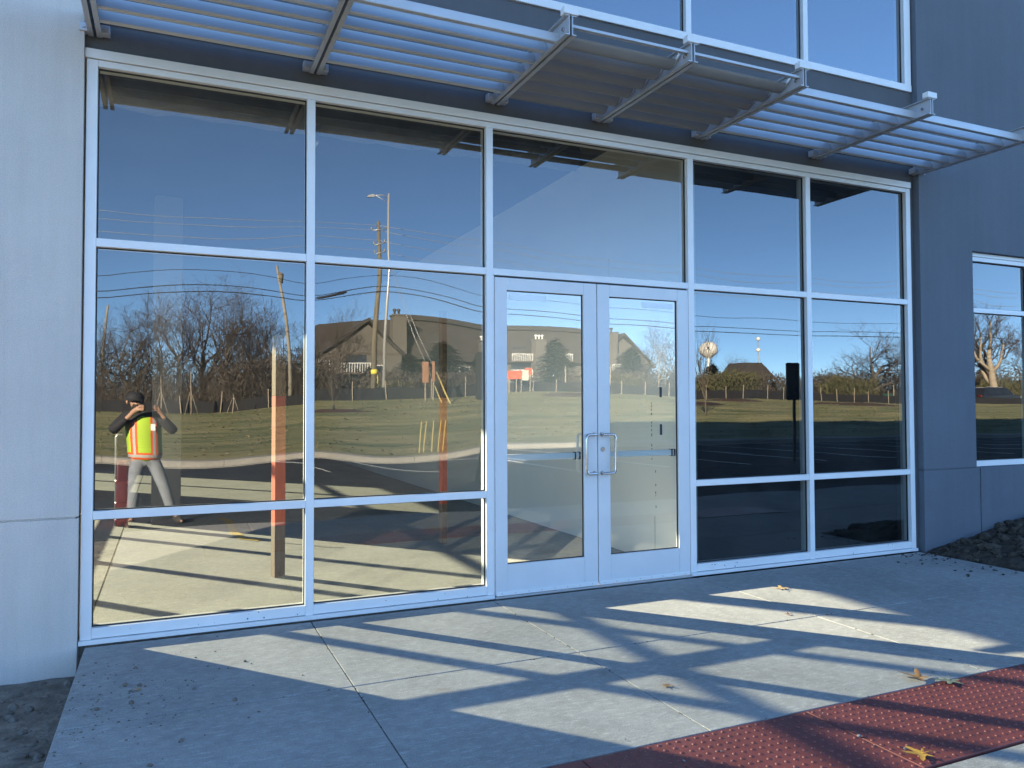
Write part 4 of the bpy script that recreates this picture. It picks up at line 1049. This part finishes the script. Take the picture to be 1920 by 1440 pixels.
# parked dark utility vehicle beyond the fence
cb = on_lawn(1863, -49.5)
car = empty('parked_car', cb, 'dark parked sport utility vehicle beyond the fence in the side window', 'car')
cpaint = mat('dark_car_paint', (.018, .020, .026), .18, 0, spec=.8)
def shell(m, prof, yw, taper=None):
    n = len(prof); vs = []
    for s in (-1, 1):
        for (x, z, k) in prof: vs.append((x, s * yw * k, z))
    fs = [(i, (i + 1) % n, n + (i + 1) % n, n + i) for i in range(n)] + [tuple(range(n))[::-1], tuple(range(n, 2 * n))]
    m.add(vs, fs)
m = MB(); shell(m, [(-2.45, .42, .94), (-2.42, .85, .98), (-2.3, 1.08, .97), (-1.9, 1.75, .80), (-1.6, 1.84, .78), (.55, 1.84, .78), (.95, 1.72, .80), (1.45, 1.14, .95), (2.2, 1.04, .93), (2.42, .85, .92), (2.45, .42, .92), (1.9, .30, .95), (-1.9, .30, .95)], .93)
m.build('body', cpaint, car)
m = MB()
for s in (-1, 1):
    for (p, q) in (((-1.75, -.95)), ((-.88, .10)), ((.17, 1.05))):
        xt0, xt1 = max(p, -1.55), min(q, .62)
        vs = [(p, s * .90, 1.17), (q, s * .905, 1.17), (xt1, s * .765, 1.72), (xt0, s * .765, 1.72)]
        m.add(vs + [(v[0], v[1] - s * .02, v[2]) for v in vs], [(0, 1, 2, 3), (4, 7, 6, 5)])
m.add([(1.40, -.78, 1.2), (1.40, .78, 1.2), (1.0, .66, 1.70), (1.0, -.66, 1.70)], [(0, 1, 2, 3)])
m.build('side_glass', mat('car_glass', (.02, .025, .03), .06, spec=.8), car)
for (x, y) in ((-1.5, .86), (1.5, .86), (-1.5, -.86), (1.5, -.86)):
    wm = MB().tube([(x, y - .11, .36), (x, y + .11, .36)], .37, 20).build('wheel', M['black'], car)
    MB().tube([(x, y - .12, .36), (x, y + .12, .36)], .21, 12).build('rim', M['galv'], wm)
for s in (-.66, .66):
    MB().bbox(2.34, 2.46, s - .2, s + .2, .74, .92, .03).build('headlight', M['white_card'], car)
    MB().bbox(-2.47, -2.36, s - .17, s + .17, .85, 1.1, .03).build('tail_light', mat('tail_red', (.10, .01, .01), .3), car)
MB().bbox(-1.4, .5, .60, .64, 1.86, 1.90, .01).build('roof_rail', M['galv'], car); MB().bbox(-1.4, .5, -.64, -.60, 1.86, 1.90, .01).build('roof_rail', M['galv'], car)

# ------------------------------------------------------------------ the photographer
def skin(name, chains, mt, parent=None, sub=1):
    """chains: list of lists of (x,y,z,r[,r2]); points equal in position are shared; the first point is the root"""
    vs, es, rs, idx = [], [], [], {}
    for c in chains:
        prev = None
        for p in c:
            k = tuple(round(v, 4) for v in p[:3])
            if k not in idx: idx[k] = len(vs); vs.append(p[:3]); rs.append((p[3], p[4] if len(p) > 4 else p[3]))
            i = idx[k]
            if prev is not None and prev != i: es.append((prev, i))
            prev = i
    me = bpy.data.meshes.new(name); me.from_pydata(vs, es, []); o = bpy.data.objects.new(name, me); COL.objects.link(o)
    md = o.modifiers.new('skin', 'SKIN'); md.use_smooth_shade = True
    if not me.skin_vertices: me.attributes.new('skin_vertices', 'FLOAT', 'POINT')
    for i, r_ in enumerate(rs):
        sv = me.skin_vertices[0].data[i]; sv.radius = r_; sv.use_root = (i == 0)
    sb = o.modifiers.new('sub', 'SUBSURF'); sb.levels = sub; sb.render_levels = sub
    dg = bpy.context.evaluated_depsgraph_get(); dg.update()
    nm = bpy.data.meshes.new_from_object(o.evaluated_get(dg)); bpy.data.objects.remove(o)
    nm.name = name
    for p in nm.polygons: p.use_smooth = True
    nm.materials.clear(); nm.materials.append(mt)
    o = bpy.data.objects.new(name, nm); COL.objects.link(o)
    if parent is not None: o.parent = parent
    return o
PX, PY, GZ = 0.26, -5.80, -.14
skinm = mat('skin', (.42, .25, .17), .55)
per = empty('person', (0, 0, 0), 'person in a yellow hi-vis vest, dark jacket and grey jeans holding up a phone', 'person')
pel, sp1, sp2, nk = (PX, PY, .87), (PX, PY + .01, 1.06), (PX - .01, PY + .03, 1.27), (PX - .04, PY + .04, 1.41)
h1, h2 = (PX - .07, PY + .075, 1.49), (PX - .09, PY + .06, 1.575)
shL, shR = (.075, -5.765, 1.365), (.43, -5.765, 1.365)
elL, elR = (-.095, -5.65, 1.165), (.60, -5.65, 1.17)
wrL, wrR = (.105, -5.575, 1.365), (.465, -5.565, 1.385)
hpL, knL, anL, toL = (.17, PY, .83), (.10, PY + .05, .42), (.05, PY - .02, -.05), (.02, PY + .17, -.105)
hpR, knR, anR, toR = (.35, PY, .83), (.475, PY + .03, .40), (.595, PY - .05, -.05), (.67, PY + .12, -.105)
P = lambda p, r_, r2=None: (*p, r_, r2 if r2 else r_)
body = [[P(pel, .14, .11), P(sp1, .135, .10), P(sp2, .13, .095), P(nk, .055), P(h1, .070, .078), P(h2, .080, .092)],
        [P(h1, .07), (h1[0] - .005, h1[1] + .085, h1[2] + .035, .016)],
        [P(sp2, .15), P(shL, .048), P(elL, .036), P(wrL, .026)], [P(sp2, .15), P(shR, .048), P(elR, .036), P(wrR, .026)],
        [P(pel, .14), P(hpL, .088), P(knL, .058), P(anL, .030), P(toL, .022)], [P(pel, .14), P(hpR, .088), P(knR, .058), P(anR, .030), P(toR, .022)]]
PHX0, PHX1, PHY, PHZ0, PHZ1 = .245, .400, -5.508, 1.432, 1.508
def hand(wr, tip_x, s):
    palm = (wr[0] + (tip_x - wr[0]) * .55, wr[1] + .028, 1.455)
    ch = [[P(wr, .028), P(palm, .026, .036)]]
    for k, (dz, l) in enumerate(((.030, .9), (.010, 1.0), (-.010, .95), (-.030, .75))):
        k1 = (tip_x - s * .012, PHY - .012 + .004 * k % 2, 1.470 + dz); k2 = (tip_x + s * .012, PHY + .016, 1.470 + dz * .9); k3 = (tip_x + s * .030 * l, PHY + .017, 1.470 + dz * .8)
        ch.append([P(palm, .026), (*k1, .0088), (*k2, .0082), (*k3, .0072)])
    ch.append([P(palm, .026), (tip_x - s * .018, PHY - .028, 1.445), ]) if False else None
    ch.append([P(palm, .026), (palm[0] + s * .03, PHY - .030, 1.440, .0105), (tip_x + s * .02, PHY - .024, 1.455, .009)])
    return ch
body += hand(wrL, PHX0, 1) + hand(wrR, PHX1, -1)
skin('body', body, skinm, per, 1)
jk = mat('dark_jacket', (.022, .023, .028), .8, var=.2, scale=14)
skin('jacket', [[(PX, PY, .84, .165, .13), P(sp1, .16, .125), P(sp2, .172, .132), P(nk, .075), (PX - .055, PY + .045, 1.445, .068)],
                [P(sp2, .172), P(shL, .090), P(elL, .062), (wrL[0] - .02, wrL[1] - .006, wrL[2] - .02, .042)], [P(sp2, .172), P(shR, .090), P(elR, .062), (wrR[0] + .003, wrR[1] - .006, wrR[2] - .025, .042)]], jk, per)
jn = mat('grey_blue_jeans', (.21, .235, .275), .85, var=.18, scale=9)
skin('jeans', [[(PX, PY, .90, .15, .118), (PX, PY, .84, .15, .118)], [(PX, PY, .84, .15), P(hpL, .103), P(knL, .075), (anL[0], anL[1], .0, .062)], [(PX, PY, .84, .15), P(hpR, .103), P(knR, .075), (anR[0] - .01, anR[1], .0, .062)]], jn, per)
sh = mat('dark_boots', (.03, .026, .023), .7)
for an, to in ((anL, toL), (anR, toR)):
    skin('boot', [[(an[0], an[1], .02, .055), (an[0], an[1] - .02, GZ + .055, .054), ((an[0] + to[0]) / 2, (an[1] + to[1]) / 2, GZ + .05, .052), (to[0], to[1], GZ + .042, .044)]], sh, per)
# hi-vis vest with orange trimmed reflective braces
vm = bpy.data.materials.new('hi_vis_vest'); vm.use_nodes = True; n_ = vm.node_tree; Lk = n_.links; pb_ = n_.nodes['Principled BSDF']; pb_.inputs['Roughness'].default_value = .75
tc_ = n_.nodes.new('ShaderNodeTexCoord'); sx_ = n_.nodes.new('ShaderNodeSeparateXYZ'); Lk.new(tc_.outputs['Object'], sx_.inputs[0])
def mnode(op, a, b=None, c=None):
    q = n_.nodes.new('ShaderNodeMath'); q.operation = op
    for i, v in enumerate((a, b, c)):
        if v is None: continue
        if isinstance(v, (int, float)): q.inputs[i].default_value = v
        else: Lk.new(v, q.inputs[i])
    return q.outputs[0]
ax_ = mnode('ABSOLUTE', mnode('SUBTRACT', sx_.outputs['X'], PX - .002)); zz_ = sx_.outputs['Z']
vband = mnode('COMPARE', ax_, .112, .040); vsil = mnode('COMPARE', ax_, .112, .014)
hband = mnode('COMPARE', zz_, .855, .045); hsil = mnode('COMPARE', zz_, .855, .018)
up_ = mnode('GREATER_THAN', zz_, .86)
orange = mnode('MAXIMUM', mnode('MULTIPLY', vband, up_), hband); silver = mnode('MAXIMUM', mnode('MULTIPLY', vsil, up_), hsil)
def mixc(f, a, b):
    q = n_.nodes.new('ShaderNodeMix'); q.data_type = 'RGBA'; Lk.new(f, q.inputs[0])
    for i, v in ((6, a), (7, b)):
        if isinstance(v, tuple): q.inputs[i].default_value = (*v, 1)
        else: Lk.new(v, q.inputs[i])
    return q.outputs[2]
Lk.new(mixc(silver, mixc(orange, (.44, .66, .05), (.85, .13, .03)), (.50, .50, .48)), pb_.inputs['Base Color'])
vest = skin('vest', [[(PX, PY, .77, .225, .160), (PX, PY + .002, .90, .215, .158), (PX, PY + .012, 1.06, .212, .155), (PX - .01, PY + .03, 1.22, .222, .162), (PX - .01, PY + .025, 1.345, .215, .135), (PX - .01, PY + .02, 1.41, .150, .10)]], vm, per)
MB().bbox(PX + .075, PX + .125, PY + .196, PY + .202, 1.19, 1.27, .002).build('badge', M['white_card'], per)
# head gear, beard, eyes, ears
hx, hy, hz_ = h2
cap = MB()
cap.lathe([(.098, 0), (.101, .02), (.094, .055), (.070, .085), (.03, .10), (.001, .103)], (hx, hy - .004, hz_ - .005), 20)
capo = cap.build('cap', jk, per)
br = MB(); vs = []
for k in range(9):
    a = R(20 + 140 * k / 8); vs += [(hx + .098 * math.cos(a), hy + .096 * math.sin(a), hz_ + .004), (hx + .115 * math.cos(a) * .9, hy + .095 * math.sin(a) + .075 * math.sin(a), hz_ - .012)]
vs2 = [(v[0], v[1], v[2] - .006) for v in vs]
br.add(vs + vs2, [(2 * k, 2 * k + 1, 2 * k + 3, 2 * k + 2) for k in range(8)] + [(18 + 2 * k, 18 + 2 * k + 2, 18 + 2 * k + 3, 18 + 2 * k + 1) for k in range(8)] + [(2 * k + 1, 19 + 2 * k, 21 + 2 * k, 2 * k + 3) for k in range(8)], True).build('brim', jk, capo)
hair = mat('dark_hair', (.03, .022, .018), .8)
bd = MB().lump((h1[0], h1[1] + .022, h1[2] - .022), .074, 7.3, 2, 1.0).build('beard', hair, per)
for s in (-1, 1):
    MB().lathe([(.001, -.010), (.009, -.004), (.009, .004), (.001, .010)], (hx + s * .032, hy + .084, hz_ - .022), 8).build('eye', M['black'], per)
    MB().lathe([(.001, -.03), (.012, -.015), (.015, .008), (.008, .026), (.001, .03)], (hx + s * .086, hy + .01, hz_ - .035), 8).build('ear', skinm, per)
ph = MB().bbox(PHX0, PHX1, PHY - .004, PHY + .004, PHZ0, PHZ1, .003).build('phone', M['black'])
tag(ph, 'dark phone held up in both hands by the person in the yellow vest', 'phone')
MB().bbox(PHX1 - .040, PHX1 - .006, PHY + .0041, PHY + .0062, PHZ1 - .040, PHZ1 - .006, .001).build('camera_bump', M['steel'], ph)
